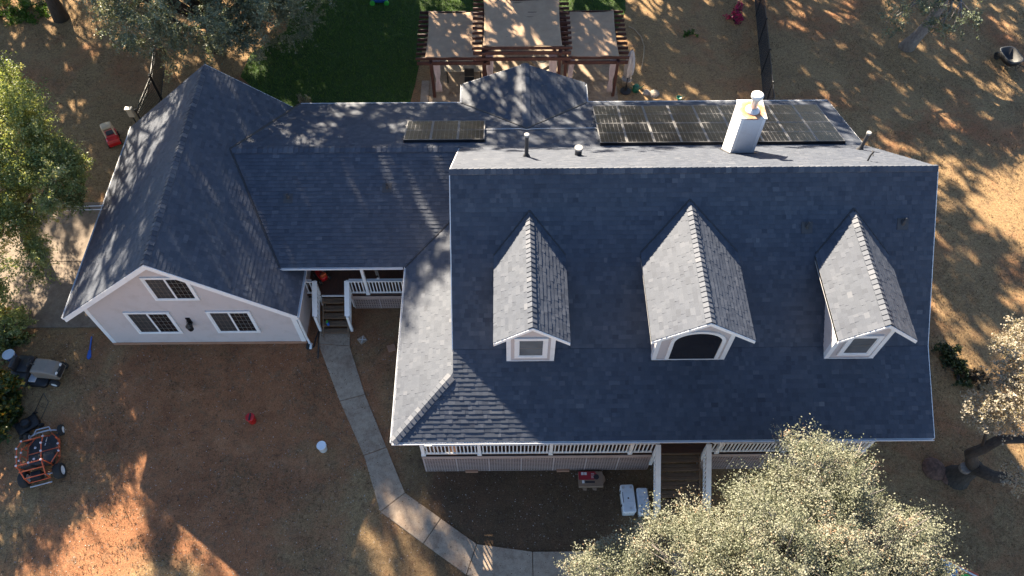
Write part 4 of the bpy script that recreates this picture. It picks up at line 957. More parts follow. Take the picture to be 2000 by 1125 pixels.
def rock(name, label, p, r, seed, mat='stone', cat='rock', flat=.55):
    g = np.random.default_rng(seed); mb = MB(); nu_, nv = 12, 7; vs = []; d1 = unit(5, g); am = g.uniform(-.25, .3, 5)
    for j in range(nv + 1):
        th = math.pi * j / nv
        for i in range(nu_):
            a = 2 * math.pi * i / nu_; d = np.array([math.sin(th) * math.cos(a), math.sin(th) * math.sin(a), math.cos(th)]); k = 1 + sum(am_ * math.exp(-4 * (1 - d @ dd)) for am_, dd in zip(am, d1))
            vs.append((d[0] * r * k, d[1] * r * k, d[2] * r * k * flat))
    mb.add(vs, [(j * nu_ + i, (j + 1) * nu_ + i, (j + 1) * nu_ + (i + 1) % nu_, j * nu_ + (i + 1) % nu_) for j in range(nv) for i in range(nu_)]); o = mb.build(name, M[mat]); o.location = p; return tag(o, label, cat)
rock('rock', 'narrow pale flat rock next to the plant pot', at(1262, 181), .22, 1); rock('rock', 'wide pale flat rock above the long solar bank', at(1277, 183), .27, 5)
rock('stump', 'reddish decayed stump left of the bowed oak trunk at the right', Vector((15.15, 9.35, -.5)), .42, 9, 'rotten', 'stump', .6); rock('stump', 'small broken root lump between the decayed stump and the bowed oak', Vector((15.52, 9.05, -.52)), .22, 12, 'rotten', 'stump', .7)
mb = MB(); hp = [at(u, v, .02) for u, v in ((1228, 52), (1240, 58), (1252, 72), (1258, 90), (1257, 110), (1252, 138))]; mb.tube(hp, .03, 6); tag(mb.build('garden_hose', M['hose'], None, True), 'tan garden hose curving over the dry ground beside the right pergola', 'hose')
t = thing('toy_scoop', 'small teal toy lying behind the solar panels', 'toy', at(1326, 193), R(30)); mb = MB(); mb.lathe((0, 0, 0), [(.03, 0), (.13, .06), (.14, .10), (.12, .10), (.02, .04)], 14); mb.build('scoop', M['teal_plastic'], t); mb = MB(); mb.tube([(.1, 0, .09), (.32, 0, .05)], .02, 6); mb.build('handle', M['teal_plastic'], t)
t = thing('toy_slide', 'blue and green plastic toy on the lawn at the top edge', 'toy', at(742, 2), 0)
mb = MB(); mb.rbox((-.45, -.3, .12), (.45, .35, .42), .15); mb.build('body', M['blue_plastic'], t, True)
for sx in (-.35, .4): mb = MB(); mb.lathe((sx, -.36, .13), [(.13, -.06), (.14, 0), (.13, .06)], 14, 'y'); mb.build('wheel', M['green_plastic'], t)
mb = MB(); mb.tube([(-.4, .3, .4), (-.4, .2, .75), (.4, .2, .75), (.4, .3, .4)], .035, 8); mb.build('handle', M['green_plastic'], t)

# ------------------------------------------------------------------ fences
def chain_fence(P, h, label, step, kind='chain'):
    P = [Vector(p) for p in P]; root = thing('fence', label, 'fence', P[0]); org = P[0]; L = (P[-1] - P[0]).length; d = (P[-1] - P[0]).normalized()
    n = int(round(L / step))
    for i in range(n + 1): p = P[0] + d * (L * i / n); mb = MB(); mb.tube([p, p + Vector((0, 0, h + .06))], .035, 8); mb.lathe(p, [(.045, h + .05), (.045, h + .09), (.01, h + .11)], 8); mb.build('post', M['black_metal'], root, False, org)
    for z in ((h, .06) if kind == 'chain' else (h - .02, h - .2, .15)): mb = MB(); mb.tube([P[0] + Vector((0, 0, z)), P[-1] + Vector((0, 0, z))], .022, 6); mb.build('rail', M['black_metal'], root, False, org)
    mb = MB()
    if kind == 'chain':
        s = .075; m = int(L / s)
        for i in range(-int(h / s), m + 1):
            for sg in (1, -1):
                a0 = i * s if sg > 0 else (i + int(h / s)) * s; a1 = a0 + sg * h; z0, z1 = 0.03, h
                lo_, hi_ = (max(0, min(a0, a1)), min(L, max(a0, a1)))
                if hi_ - lo_ < .05: continue
                f = lambda a: z0 + (z1 - z0) * (a - a0) / (a1 - a0)
                mb.beam(P[0] + d * lo_ + Vector((0, 0, f(lo_))), P[0] + d * hi_ + Vector((0, 0, f(hi_))), .008, .008, d.cross(Vector((0, 0, 1))))
        o = mb.build('chain_link_mesh', M['black_metal'], root, False, org); o['kind'] = 'stuff'
    else:
        m = int(L / .115); me = MB(); me.box((-.010, -.010, .06), (.010, .010, h)); pk = me.mesh('picket', M['black_metal'])
        for i in range(m): link('picket', pk, root, d * (L * (i + .5) / m))
f0 = at(1492, 205); f1 = at(1470, -40)
chain_fence([f0 - (f1 - f0) * .25, f1 + (f1 - f0) * .15], 1.5, 'black chain link fence running away on the right', 2.45)
g0, g1, g2 = at(290, 262), at(316, 196), at(326, 110)
chain_fence([g0, g1], 1.45, 'near black picket fence panel at the garage corner', 2.5, 'picket'); chain_fence([g1 + (g2 - g1).normalized() * .12, g2], 1.45, 'far black picket fence panel under the blue green oak', 2.4, 'picket')
t = thing('utility_box', 'cream utility box on a post beside the near fence panel', 'box', at(275, 256)); mb = MB(); mb.box((-.12, -.08, .95), (.14, .08, 1.4)); bevel(mb.build('housing', M['tabletop'], t), .015); mb = MB(); mb.tube([(0, 0, 0), (0, 0, .95)], .03, 8); mb.build('post', M['black_metal'], t); mb = MB(); mb.box((-.14, -.1, 1.4), (.16, .1, 1.44)); mb.build('lid', M['tabletop'], t)

# overhead service cables
for i, v in enumerate((487, 492.5)):
    y = 18.95 - i * .18; mb = MB(); mb.tube([(-15.6, y, 2.9), (-16.8, y, 2.86), (-19, y + .02, 2.9), (-24, y, 3.3)], .02, 6); tag(mb.build('service_cable', M['white_plastic']), ('far' if i == 0 else 'near') + ' one of two white cables running from the garage eave to the left', 'cable', 'service cables at the garage eave')

# ------------------------------------------------------------------ vehicles and yard things
def wheel(root, c, r, w, axis='y', rim='white_plastic', name='wheel'):
    mb = MB(); mb.lathe(c, [(r * .62, -w / 2), (r * .9, -w / 2), (r, -w * .36), (r * 1.02, -w * .15), (r * 1.02, w * .15), (r, w * .36), (r * .9, w / 2), (r * .62, w / 2), (r * .55, 0), (r * .62, -w / 2)], 20, axis, .5, False); o = mb.build(name, M['rubber'], root, True)
    mb = MB(); mb.lathe(c, [(r * .2, -w * .40), (r * .3, -w * .36), (r * .62, -w * .44), (r * .62, w * .44), (r * .3, w * .36), (r * .2, w * .40)], 16, axis); mb.build('rim', M[rim], o); return o
# go kart: forward is +x
kp = at(80, 893); t = thing('go_kart', 'orange tube framed two seat go kart in the front yard', 'go kart', (kp.x + .22, kp.y - .05, gz(kp.x, kp.y)), R(106))
for sy in (-1, 1):
    wheel(t, (-.75, sy * .58, .27), .27, .26); wheel(t, (.88, sy * .58, .2), .20, .15)
T = lambda name, pts, r=.022, mat='orange_paint': MB().tube([Vector(p) for p in pts], r, 7).build(name, M[mat], t, True)
for sy in (-1, 1):
    T('side_frame', [(-.62, sy * .36, .25), (-.2, sy * .56, .22), (.5, sy * .54, .22), (.85, sy * .25, .24)]); T('side_rail', [(-.5, sy * .42, .55), (-.1, sy * .66, .52), (.35, sy * .62, .48), (.62, sy * .42, .30)])
    for x in (-.25, .1, .38): T('rail_strut', [(x, sy * .56, .22), (x, sy * .64, .51)], .016)
    T('roll_hoop', [(-.5, sy * .42, .25), (-.62, sy * .46, 1.05), (-.62, sy * .40, 1.18)]); T('roof_rail', [(-.62, sy * .40, 1.18), (.0, sy * .40, 1.22), (.35, sy * .36, 1.02), (.62, sy * .3, .45)], .02)
    T('rear_brace', [(-.62, sy * .40, 1.15), (-.95, sy * .34, .75), (-.98, sy * .34, .40)])
T('cross_bar', [(-.62, -.46, 1.18), (-.62, .46, 1.18)]); T('cross_bar', [(-.95, -.36, .75), (-.95, .36, .75)]); T('cross_bar', [(-.98, -.36, .40), (-.98, .36, .40)]); T('cross_bar', [(-.78, -.42, .97), (-.78, .42, .97)]); T('cross_bar', [(.35, -.36, 1.02), (.35, .36, 1.02)], .018)
T('cross_bar', [(-.62, -.36, .25), (-.62, .36, .25)]); T('floor_bar', [(.2, -.54, .22), (.2, .54, .22)])
T('rear_axle', [(-.75, -.6, .27), (-.75, .6, .27)], .03, 'grey_paint'); T('front_axle', [(.88, -.55, .22), (.95, -.2, .30), (.95, .2, .30), (.88, .55, .22)], .03, 'grey_paint'); T('front_bumper', [(.85, -.3, .36), (1.05, -.22, .36), (1.05, .22, .36), (.85, .3, .36)], .024, 'grey_paint'); T('tow_bar', [(-1.1, -.36, .3), (-1.1, .36, .3)], .025, 'grey_paint')
for sy in (-.24, .24):
    mb = MB(); mb.rbox((-.42, sy - .2, .26), (.05, sy + .2, .36), .06); st_ = mb.build('seat', M['seat_black'], t, True)
    mb = MB(); mb.slab([(-.40, sy - .2, .34), (-.40, sy + .2, .34), (-.55, sy + .17, .92), (-.55, sy - .17, .92)], (-.07, 0, -.02)); bevel(mb.build('seat_back', M['seat_black'], st_), .03, 3)
mb = MB(); mb.box((.05, -.5, .20), (.75, .5, .225)); mb.build('floor_pan', M['black_metal'], t); mb = MB(); mb.rbox((-.98, -.1, .3), (-.66, .25, .58), .04); mb.build('engine', M['black_metal'], t)
sw = [(.2 + .05 * math.cos(a), -.24 + .15 * math.sin(a), .62 + .13 * math.cos(a)) for a in np.linspace(0, 2 * math.pi, 17)]; T('steering_wheel', sw, .014, 'black_plastic'); T('steering_column', [(.2, -.24, .62), (.7, -.15, .3)], .015, 'grey_paint')
# small pale foam clamps on the kart's bars
for x, y, z in ((-.62, -.40, 1.2), (-.62, .40, 1.2), (0, .4, 1.24), (0, -.4, 1.24), (.35, .36, 1.04), (.35, -.36, 1.04), (.2, .62, .52), (-.1, .66, .54), (-.1, -.66, .54), (.2, -.62, .52), (-.4, -.05, .95), (-.62, 0, 1.2), (-.3, .40, 1.22), (-.3, -.40, 1.22), (.15, .05, .7)): mb = MB(); mb.lathe((x, y, z), [(.02, -.03), (.038, -.015), (.038, .015), (.02, .03)], 8); mb.build('foam_pad', M['curtain'], t)
# riding mower: forward is +x
mp = at(84, 732); t = thing('riding_mower', 'tan hooded riding mower parked beside the yellow leaved bush', 'mower', (mp.x, mp.y, gz(mp.x, mp.y)), R(-6))
for sy in (-1, 1): wheel(t, (-.5, sy * .42, .25), .25, .24, 'y', 'paper'); wheel(t, (.72, sy * .38, .18), .18, .15, 'y', 'paper')
prof = [(.02, .36), (.02, .80), (.12, .86), (.55, .84), (.82, .74), (.95, .60), (.97, .36)]; mb = MB(); n = len(prof); vs = []
for sy, k in ((-.29, .93), (-.24, 1.0), (.24, 1.0), (.29, .93)): vs += [(x, sy, .36 + (z - .36) * k) for x, z in prof]
mb.add(vs, [(r_ * n + i, r_ * n + i + 1, (r_ + 1) * n + i + 1, (r_ + 1) * n + i) for r_ in range(3) for i in range(n - 1)] + [tuple(range(n))[::-1], tuple(3 * n + i for i in range(n))]); bevel(mb.build('hood', M['mower_tan'], t, False), .02)
mb = MB(); mb.box((.9, -.24, .42), (.99, .24, .64)); mb.build('grille', M['black_plastic'], t)
mb = MB(); mb.rbox((-.85, -.5, .42), (-.2, .5, .58), .12); mb.build('fender', M['black_plastic'], t); mb = MB(); mb.rbox((-.62, -.25, .58), (-.2, .25, .70), .08); st_ = mb.build('seat', M['seat_black'], t, True); mb = MB(); mb.rbox((-.72, -.25, .62), (-.58, .25, 1.0), .05); mb.build('seat_back', M['seat_black'], st_, True)
mb = MB(); mb.rbox((-.25, -.58, .14), (.5, .55, .30), .15); mb.build('mower_deck', M['black_metal'], t, True); mb = MB(); mb.rbox((-.2, -.46, .30), (.05, .46, .36), .03); mb.build('footboard', M['grey_paint'], t)
sw = [(-.02 + .06 * math.cos(a), .17 * math.sin(a), .98 + .14 * math.cos(a)) for a in np.linspace(0, 2 * math.pi, 17)]; MB().tube(sw, .016, 6).build('steering_wheel', M['black_plastic'], t, True); MB().tube([(-.02, 0, .98), (.14, 0, .82)], .02, 6).build('steering_column', M['black_plastic'], t)
for sy in (-.18, .18): mb = MB(); mb.lathe((.93, sy, .66), [(.06, 0), (.06, .03), (.03, .04)], 10, 'x'); mb.build('headlight', M['paper'], t)
# push mower
mp = at(62, 838); t = thing('push_mower', 'dark push mower with its handle up between the bush and the go kart', 'mower', (mp.x - .1, mp.y + .1, gz(mp.x, mp.y)), R(40))
mb = MB(); mb.rbox((-.4, -.27, .1), (.4, .27, .24), .12); mb.build('deck', M['black_metal'], t, True); mb = MB(); mb.lathe((0, 0, .24), [(.17, 0), (.18, .06), (.16, .16), (.08, .2)], 14); mb.build('engine', M['black_metal'], t, False)
for sx in (-.36, .36):
    for sy in (-.3, .3): wheel(t, (sx, sy, .1), .10, .06, 'y', 'black_plastic')
MB().tube([(.35, -.24, .2), (.95, -.24, .8), (1.1, -.22, .95), (1.1, .22, .95), (.95, .24, .8), (.35, .24, .2)], .014, 6).build('handle', M['black_metal'], t, True)
# garden cart upper right
cp = at(1962, 128); t = thing('wheelbarrow', 'black tub wheelbarrow standing on the dry slope at the far right', 'wheelbarrow', (cp.x, cp.y, 0), R(100))
mb = MB(); ring = lambda a, b, z, r_: [(a * (1 if abs(math.cos(w)) ** .5 > 0 else 0) * math.copysign(abs(math.cos(w)) ** .55, math.cos(w)), b * math.copysign(abs(math.sin(w)) ** .55, math.sin(w)), z) for w in np.linspace(0, 2 * math.pi, 25)[:-1]]
vs = ring(.38, .26, .32, 0) + ring(.56, .40, .68, 0) + ring(.60, .44, .69, 0) + ring(.60, .44, .66, 0) + ring(.42, .29, .29, 0); vs2 = vs
inn = ring(.53, .37, .67, 0) + ring(.35, .23, .36, 0); k = 24
mb.add(ring(.42, .29, .30, 0) + ring(.60, .44, .69, 0) + ring(.54, .38, .69, 0) + ring(.36, .24, .36, 0), [(i * k + j, i * k + (j + 1) % k, (i + 1) * k + (j + 1) % k, (i + 1) * k + j) for i in range(3) for j in range(k)] + [tuple(range(k))[::-1], tuple(3 * k + j for j in range(k))]); mb.build('tub', M['black_plastic'], t, True)
for sy in (-.2, .2): wheel(t, (.55, sy, .19), .19, .10, 'y', 'black_plastic')
for sy in (-.3, .3): MB().tube([(.5, sy * .5, .25), (-.35, sy, .33), (-1.05, sy * 1.1, .62)], .022, 6).build('handle', M['black_metal'], t); MB().tube([(-.3, sy, .3), (-.42, sy, .0), (-.55, sy, .34)], .02, 6).build('leg', M['black_metal'], t)
# toy car
cp = at(224, 276); t = thing('toy_car', 'red and tan plastic ride on toy car beside the garage roof', 'toy car', (cp.x, cp.y, 0), R(-62))
mb = MB(); prof = [(-.40, .12), (-.42, .38), (-.30, .44), (.08, .44), (.18, .48), (.40, .44), (.46, .30), (.44, .12)]; n = len(prof); vs = []
for sy, kk in ((-.26, .9), (-.21, 1), (.21, 1), (.26, .9)): vs += [(x, sy, .12 + (z - .12) * kk) for x, z in prof]
mb.add(vs, [(r_ * n + i, r_ * n + i + 1, (r_ + 1) * n + i + 1, (r_ + 1) * n + i) for r_ in range(3) for i in range(n - 1)] + [tuple(range(n))[::-1], tuple(3 * n + i for i in range(n)), tuple(r_ * n for r_ in range(4)), tuple(r_ * n + n - 1 for r_ in range(4))[::-1]]); bevel(mb.build('body', M['red_plastic'], t), .03, 3)
mb = MB(); mb.rbox((-.28, -.18, .43), (.02, .18, .47), .06); mb.build('seat', M['ink'], t)
mb = MB(); mb.rbox((-.36, -.24, .84), (.06, .24, .90), .10); rf = mb.build('roof', M['tan_plastic'], t, True)
for x0_, x1_ in ((-.33, -.36), (.02, .16)):
    for sy in (-.2, .2): MB().tube([(x0_, sy, .86), (x1_, sy * 1.1, .44)], .032, 7).build('pillar', M['tan_plastic'], t)
for sx in (-.28, .3):
    for sy in (-.27, .27): wheel(t, (sx, sy, .12), .12, .08, 'y', 'tan_plastic')
# buckets
def bucket(label, uv, mat, h, r, red):
    p = at(*uv); t = thing('bucket', label, 'bucket', p)
    mb = MB(); mb.lathe((0, 0, 0), [(r * .82, 0), (r * .85, .01), (r, h * .92), (r * 1.04, h * .93), (r * 1.04, h * .98)], 24); mb.build('pail', M[mat], t, True)
    mb = MB(); mb.lathe((0, 0, h * .98), [(r * 1.07, -.02), (r * 1.08, .012), (r * 1.02, .025), (r * .98, .016), (.02, .016)], 24); mb.build('lid', M[mat], t)
    a = np.linspace(0, math.pi, 13); MB().tube([(r * 1.06 * math.cos(w), r * 1.06 * math.sin(w) * .9, h * .9 - .10 * math.sin(w)) for w in a], .006, 5).build('handle', M['steel' if not red else 'black_metal'], t)
    if red: mb = MB(); mb.rbox((-.03, -r * .9, h * 1.0), (.03, r * .9, h * 1.0 + .035), .02); mb.build('lid_grip', M['black_plastic'], t)
bucket('red lidded bucket standing on the bare front yard', (494, 823), 'red_plastic', .40, .155, True); bucket('white lidded bucket standing on the front yard near the walkway', (632, 878), 'white_plastic', .40, .16, False)
# coolers
def cooler(label, c, wx, wy, h, rz, fancy):
    t = thing('cooler', label, 'cooler', (c.x, c.y, gz(c.x, c.y)), rz, 'white coolers beside the front stairs')
    mb = MB(); mb.rbox((-wx / 2 + .02, -wy / 2 + .02, 0), (wx / 2 - .02, wy / 2 - .02, h * .78), .05); mb.build('body', M['cooler'], t, True)
    mb = MB(); mb.rbox((-wx / 2, -wy / 2, h * .79), (wx / 2, wy / 2, h), .07); lid = bevel(mb.build('lid', M['cooler'], t), .01)
    if fancy:
        mb = MB(); mb.lathe((0, 0, h), [(.03, 0), (.03, .004)], 14); mb.build('badge', M['ink'], lid)
        for x, y in ((-wx * .28, wy * .38), (wx * .28, wy * .38), (wx * .1, -wy * .36)): mb = MB(); mb.lathe((x, y, h), [(.045, 0), (.045, .008), (.03, .01)], 14); mb.build('cup_ring', M['steel'], lid)
        for y in (-wy * .22, wy * .26): mb = MB(); mb.box((-wx / 2 - .02, y - .03, h * .55), (-wx / 2 + .03, y + .03, h * .95)); mb.build('latch', M['black_plastic'], t)
        mb = MB(); mb.box((-wx / 2 + .045, -wy * .17, h + .001), (-wx / 2 + .065, wy * .22, h + .004)); mb.build('gasket_slot', M['ink'], lid)
        for y in (-wy * .15, wy * .16): mb = MB(); mb.box((-wx * .42, y - .006, h), (wx * .45, y + .006, h + .006)); mb.build('lid_rib', M['cooler'], lid)
    else:
        for k in range(9): y = wy * .1 - k * .062; mb = MB(); mb.box((-wx * .32, y - .012, h - .002), (wx * .36, y + .012, h + .008)); mb.build('lid_rib', M['cooler'], lid)
        mb = MB(); mb.box((-wx * .4, wy * .2, h), (wx * .4, wy * .21, h + .006)); mb.build('lid_rib', M['cooler'], lid)
cooler('white cooler with black badge and cup rings on its lid', at(1224, 981), .47, .98, .46, R(2), True); cooler('plain white cooler with a ribbed lid next to the stair rail', at(1253, 985), .40, .92, .42, R(1), False)
# cardboard box with red print
bp = at(1153, 938); t = thing('cardboard_box', 'red printed cardboard box lying by the lattice skirt', 'box', (bp.x, bp.y, gz(bp.x, bp.y)))
mb = MB(); mb.box((-.43, -.27, 0), (.43, .27, .15)); bevel(mb.build('carton', M['cardboard'], t), .008)
mb = MB(); mb.box((-.425, -.03, .1505), (.10, .265, .154)); mb.build('red_panel', M['card_red'], t); mb = MB(); mb.slab([(.10, -.03, .154), (.30, .02, .154), (.16, .265, .154), (.10, .265, .154)], (0, 0, -.0035)); mb.build('red_panel', M['card_red'], t)
for a, b in (((-.33, .14), (-.24, .24)), ((-.22, .14), (-.13, .24)), ((-.31, -.16), (-.23, -.05))): mb = MB(); mb.box((a[0], a[1], .1545), (b[0], b[1], .157)); mb.build('paper_label', M['paper'], t)
mb = MB(); mb.box((-.20, -.15, .1505), (.14, -.08, .1535)); mb.build('printed_bar', M['ink'], t); mb = MB(); mb.lathe((.2, .07, .154), [(.10, 0), (.10, .004)], 14); mb.build('printed_picture', M['ink'], t)
for k in range(4): mb = MB(); mb.box((.02 + k * .001, .03 + k * .05, .1545), (.13, .045 + k * .05, .156)); mb.build('printed_line', M['paper'], t)
for x in (-.3, .05): mb = MB(); mb.slab([(x, -.28, .02), (x + .16, -.28, .02), (x + .14, -.38, .004), (x + .02, -.36, .004)], (0, 0, -.004)); mb.build('torn_flap', M['cardboard'], t)
mb = MB(); mb.slab([(.42, -.2, .14), (.52, -.05, .10), (.5, .08, .13), (.43, .2, .15)], (0, 0, -.006)); mb.build('torn_flap', M['cardboard'], t)
# stepping stones
for uv, lab, r_ in (((708, 664), 'square stepping stone with a pale cross set cornerwise beside the walkway', 40), ((765, 680), 'plain brown stepping stone half under the porch eave', 20)):
    p = at(*uv); t = thing('stepping_stone', lab, 'stone', p, R(r_)); mb = MB(); mb.box((-.15, -.15, -.02), (.15, .15, .04)); bevel(mb.build('paver', M['path' if 'cross' in lab else 'concrete_base'], t), .012)
    if 'cross' in lab:
        for a in (45, -45): mb = MB(); c, s = math.cos(R(a)), math.sin(R(a)); mb.beam((-.14 * c, -.14 * s, .0405), (.14 * c, .14 * s, .0405), .02, .006); mb.build('cross_mark', M['paper'], t)
# blue paddle on the ground, blue bottle on the stair, red toy on the porch, bin
p = at(177, 678); t = thing('paddle', 'blue plastic paddle lying on the ground by the garage corner', 'paddle', p + Vector((0, 0, .03)), R(100)); MB().tube([(-.15, 0, .0), (.45, 0, .0)], .03, 7).build('shaft', M['blue_plastic'], t); mb = MB(); mb.slab([(-.15, -.05, .02), (-.15, .05, .02), (-.45, .085, .02), (-.55, .03, .02), (-.55, -.03, .02), (-.45, -.085, .02)][::-1], (0, 0, -.04)); bevel(mb.build('blade', M['blue_plastic'], t), .012)
t = thing('spray_bottle', 'blue spray bottle standing on the lowest side stair', 'bottle', (-6.98, 15.08, DL - .165 * 4)); mb = MB(); mb.lathe((0, 0, 0), [(.05, 0), (.055, .02), (.055, .14), (.02, .2), (.02, .23)], 14); mb.build('bottle', M['blue_plastic'], t, True); mb = MB(); mb.box((-.025, -.07, .23), (.025, .04, .28)); mb.build('trigger', M['green_plastic'], t)
t = thing('ride_on_toy', 'red plastic ride on toy standing on the side porch', 'toy', (-7.3, 16.85, DL), R(-50)); mb = MB(); mb.rbox((-.28, -.15, .1), (.28, .15, .30), .1); mb.build('body', M['red_plastic'], t, True); mb = MB(); mb.rbox((.14, -.13, .30), (.26, .13, .48), .06); mb.build('dashboard', M['orange_paint'], t, True)
for sx in (-.22, .22):
    for sy in (-.2, .2): wheel(t, (sx, sy, .1), .1, .07, 'y', 'tan_plastic')
MB().tube([(.2, -.15, .47), (.1, 0, .52), (.2, .15, .47)], .015, 6).build('handlebar', M['ink'], t)
t = thing('wind_chime', 'pale wind chime hanging under the side porch eave', 'wind chime', (-4.85, 15.95, 2.2)); mb = MB(); mb.lathe((0, 0, .5), [(.06, 0), (.06, .02)], 12); mb.build('top', M['stone'], t)
for k in range(5): a = k * 1.256; MB().tube([(.045 * math.cos(a), .045 * math.sin(a), .5), (.045 * math.cos(a), .045 * math.sin(a), .1 + .04 * k)], .009, 6).build('chime_tube', M['steel'], t)
mb = MB(); mb.lathe((0, 0, -.02), [(.05, 0), (.06, .02), (.02, .05)], 12); mb.build('sail', M['paper'], t); MB().tube([(0, 0, .03), (0, 0, 1.0)], .004, 4).build('cord', M['black_metal'], t)
t = thing('utility_tub', 'white and blue plastic tub under the left tree', 'tub', at(28, 702)); mb = MB(); mb.lathe((0, 0, 0), [(.16, 0), (.20, .38), (.21, .40)], 20); mb.build('tub', M['blue_plastic'], t, True); mb = MB(); mb.lathe((0, 0, .40), [(.22, -.02), (.22, .03), (.20, .035), (.19, .02), (.03, .02)], 20); mb.build('lid', M['cooler'], t, False)
t = thing('hose_timer', 'black and white hose timer on the ground at the garage corner', 'hose timer', at(602, 677)); mb = MB(); mb.rbox((-.05, -.12, 0), (.06, .1, .12), .03); mb.build('case', M['black_plastic'], t); mb = MB(); mb.lathe((.12, 0, .07), [(.02, -.14), (.05, -.13), (.05, .1), (.02, .12)], 12, 'y'); mb.build('filter', M['white_plastic'], t, True)
mb = MB(); mb.tube([at(u, v, .03) for u, v in ((604, 684), (614, 676), (617, 660), (621, 650), (624, 640), (621, 700))], .025, 6); tag(mb.build('drain_hose', M['black_plastic'], None, True), 'black drain hose lying along the left edge of the walkway', 'hose')
# painted play table bottom right
p = at(1853, 1118); t = thing('play_table', 'orange framed play table with blue and green basins at the bottom right', 'play table', (p.x, p.y - .25, -.5), R(-30))
mb = MB(); mb.box((-.6, -.45, .36), (.6, .45, .42)); bevel(mb.build('table_frame', M['orange_paint'], t), .02)
for x, w_, m_ in ((-.28, .26, 'sky_plastic'), (.3, .22, 'green_plastic')): mb = MB(); mb.lathe((x, .0, .42), [(w_ + .03, 0), (w_ + .04, .03), (w_, .03), (w_ * .85, -.02 + .03), (.02, .012)], 24); mb.build('basin', M[m_], t, True)
mb = MB(); mb.box((-.6, .30, .4205), (.6, .36, .45)); mb.build('rim_board', M['paper'], t)
for sx in (-.52, .52):
    for sy in (-.38, .38): mb = MB(); mb.box((sx - .04, sy - .04, 0), (sx + .04, sy + .04, .36)); mb.build('leg', M['orange_paint'], t)

# ------------------------------------------------------------------ trees and shrubs
tree('oak_tree', 'pale grey green oak in full sun at the bottom right in front of the porch', 'tree', (7.2, 3.0, -.5), (7.0, 4.6, 4.6), (3.4, 3.0, 3.0), 560, 300000, .054, M['leaf_pale'], 'bark_grey', 21, None, .17, .5, .3, -.5, 6, 80, 1.1,
     ells=[((6.96, 4.7, 5.4), (2.2, 2.2, 2.0)), ((8.65, 7.2, 4.9), (1.25, 1.1, 1.2), 1.2), ((8.0, 6.2, 5.1), (1.7, 1.3, 1.3)), ((5.1, 5.2, 3.7), (1.9, 1.5, 1.6), 1.2), ((10.1, 5.4, 4.0), (1.8, 1.6, 1.6), 1.2), ((3.2, 4.95, 2.5), (1.5, 1.05, 1.05), 1.6), ((7.4, 2.8, 4.5), (3.6, 2.0, 2.2), .6), ((11.2, 4.3, 3.4), (1.2, 1.1, 1.1))])
tree('oak_tree', 'bright yellow green oak at the left edge beside the driveway', 'tree', (-20.3, 19.6, 0), (-19.2, 19.6, 4.0), (3.6, 3.6, 2.4), 440, 175000, .085, M['leaf_green'], 'bark', 32, None, .17, .45, .26, -.6, 6, 24,
     ells=[((-19.4, 20.8, 4.3), (3.0, 2.8, 2.2)), ((-17.3, 19.5, 3.8), (1.9, 1.8, 1.3), 1.2), ((-18.0, 16.4, 3.2), (1.7, 1.9, 1.2), .8), ((-20.6, 23.4, 4.2), (2.2, 1.5, 1.5)), ((-21.8, 17.6, 4.4), (2.8, 2.6, 2.0))])
tree('oak_tree', 'blue green oak in half shade behind the garage at the top left', 'tree', (-14.6, 31.5, 0), (-13.2, 29.4, 5.2), (4.6, 4.0, 3.6), 640, 230000, .10, M['leaf_blue'], 'bark', 43, None, .15, .45, .3, -.75, 6, 30,
     ells=[((-13.4, 29.6, 5.0), (4.4, 3.4, 3.0), 1.8), ((-11.4, 29.4, 5.2), (1.8, 1.6, 1.6), 1.3), ((-16.6, 31.0, 14.2), (3.2, 2.3, 1.9), 1.3), ((-16.2, 29.0, 14.2), (1.9, 1.4, 1.5), 1.3), ((-14.2, 32.8, 13.2), (2.8, 2.2, 1.9), 1.5), ((-11.4, 34.4, 14.0), (2.5, 1.9, 1.6), 1.4)])
tree('oak_tree', 'leaning grey trunked oak at the upper right', 'tree', tuple(at(1768, 92)), (22.0, 33.0, 6.6), (3.4, 3.0, 2.6), 110, 16000, .10, M['leaf_blue'], 'bark_grey', 54, None, .2, .4, .30, -.9, 6, 30,
     ells=[((22.0, 33.4, 6.8), (3.2, 2.8, 2.4)), ((18.9, 29.6, 3.1), (1.5, .9, .8), 1.5), ((20.6, 29.4, 3.2), (1.2, .9, .8), 1.5), ((19.6, 31.0, 4.0), (1.8, .9, .8), 1.2)])
tree('oak_tree', 'dark trunked oak at the top left corner', 'tree', tuple(at(120, 36)), (-20.6, 33.2, 13.2), (3.8, 3.2, 2.8), 190, 40000, .16, M['leaf_green'], 'bark', 65, None, .19, .4, .30, -.7, 5, 14, .4,
     ells=[((-20.6, 33.2, 13.2), (3.6, 3.0, 2.6)), ((-22.0, 30.9, 15.2), (2.8, 2.1, 1.9), 1.2)])
tree('tree', 'sunlit green branch tips hanging in at the top left corner', 'tree', (-29.5, 36.5, 0), (-27.0, 33.8, 3.2), (2.4, 1.6, 1.8), 50, 9000, .10, M['leaf_green'], 'bark', 66, None, .2, .4, .15)
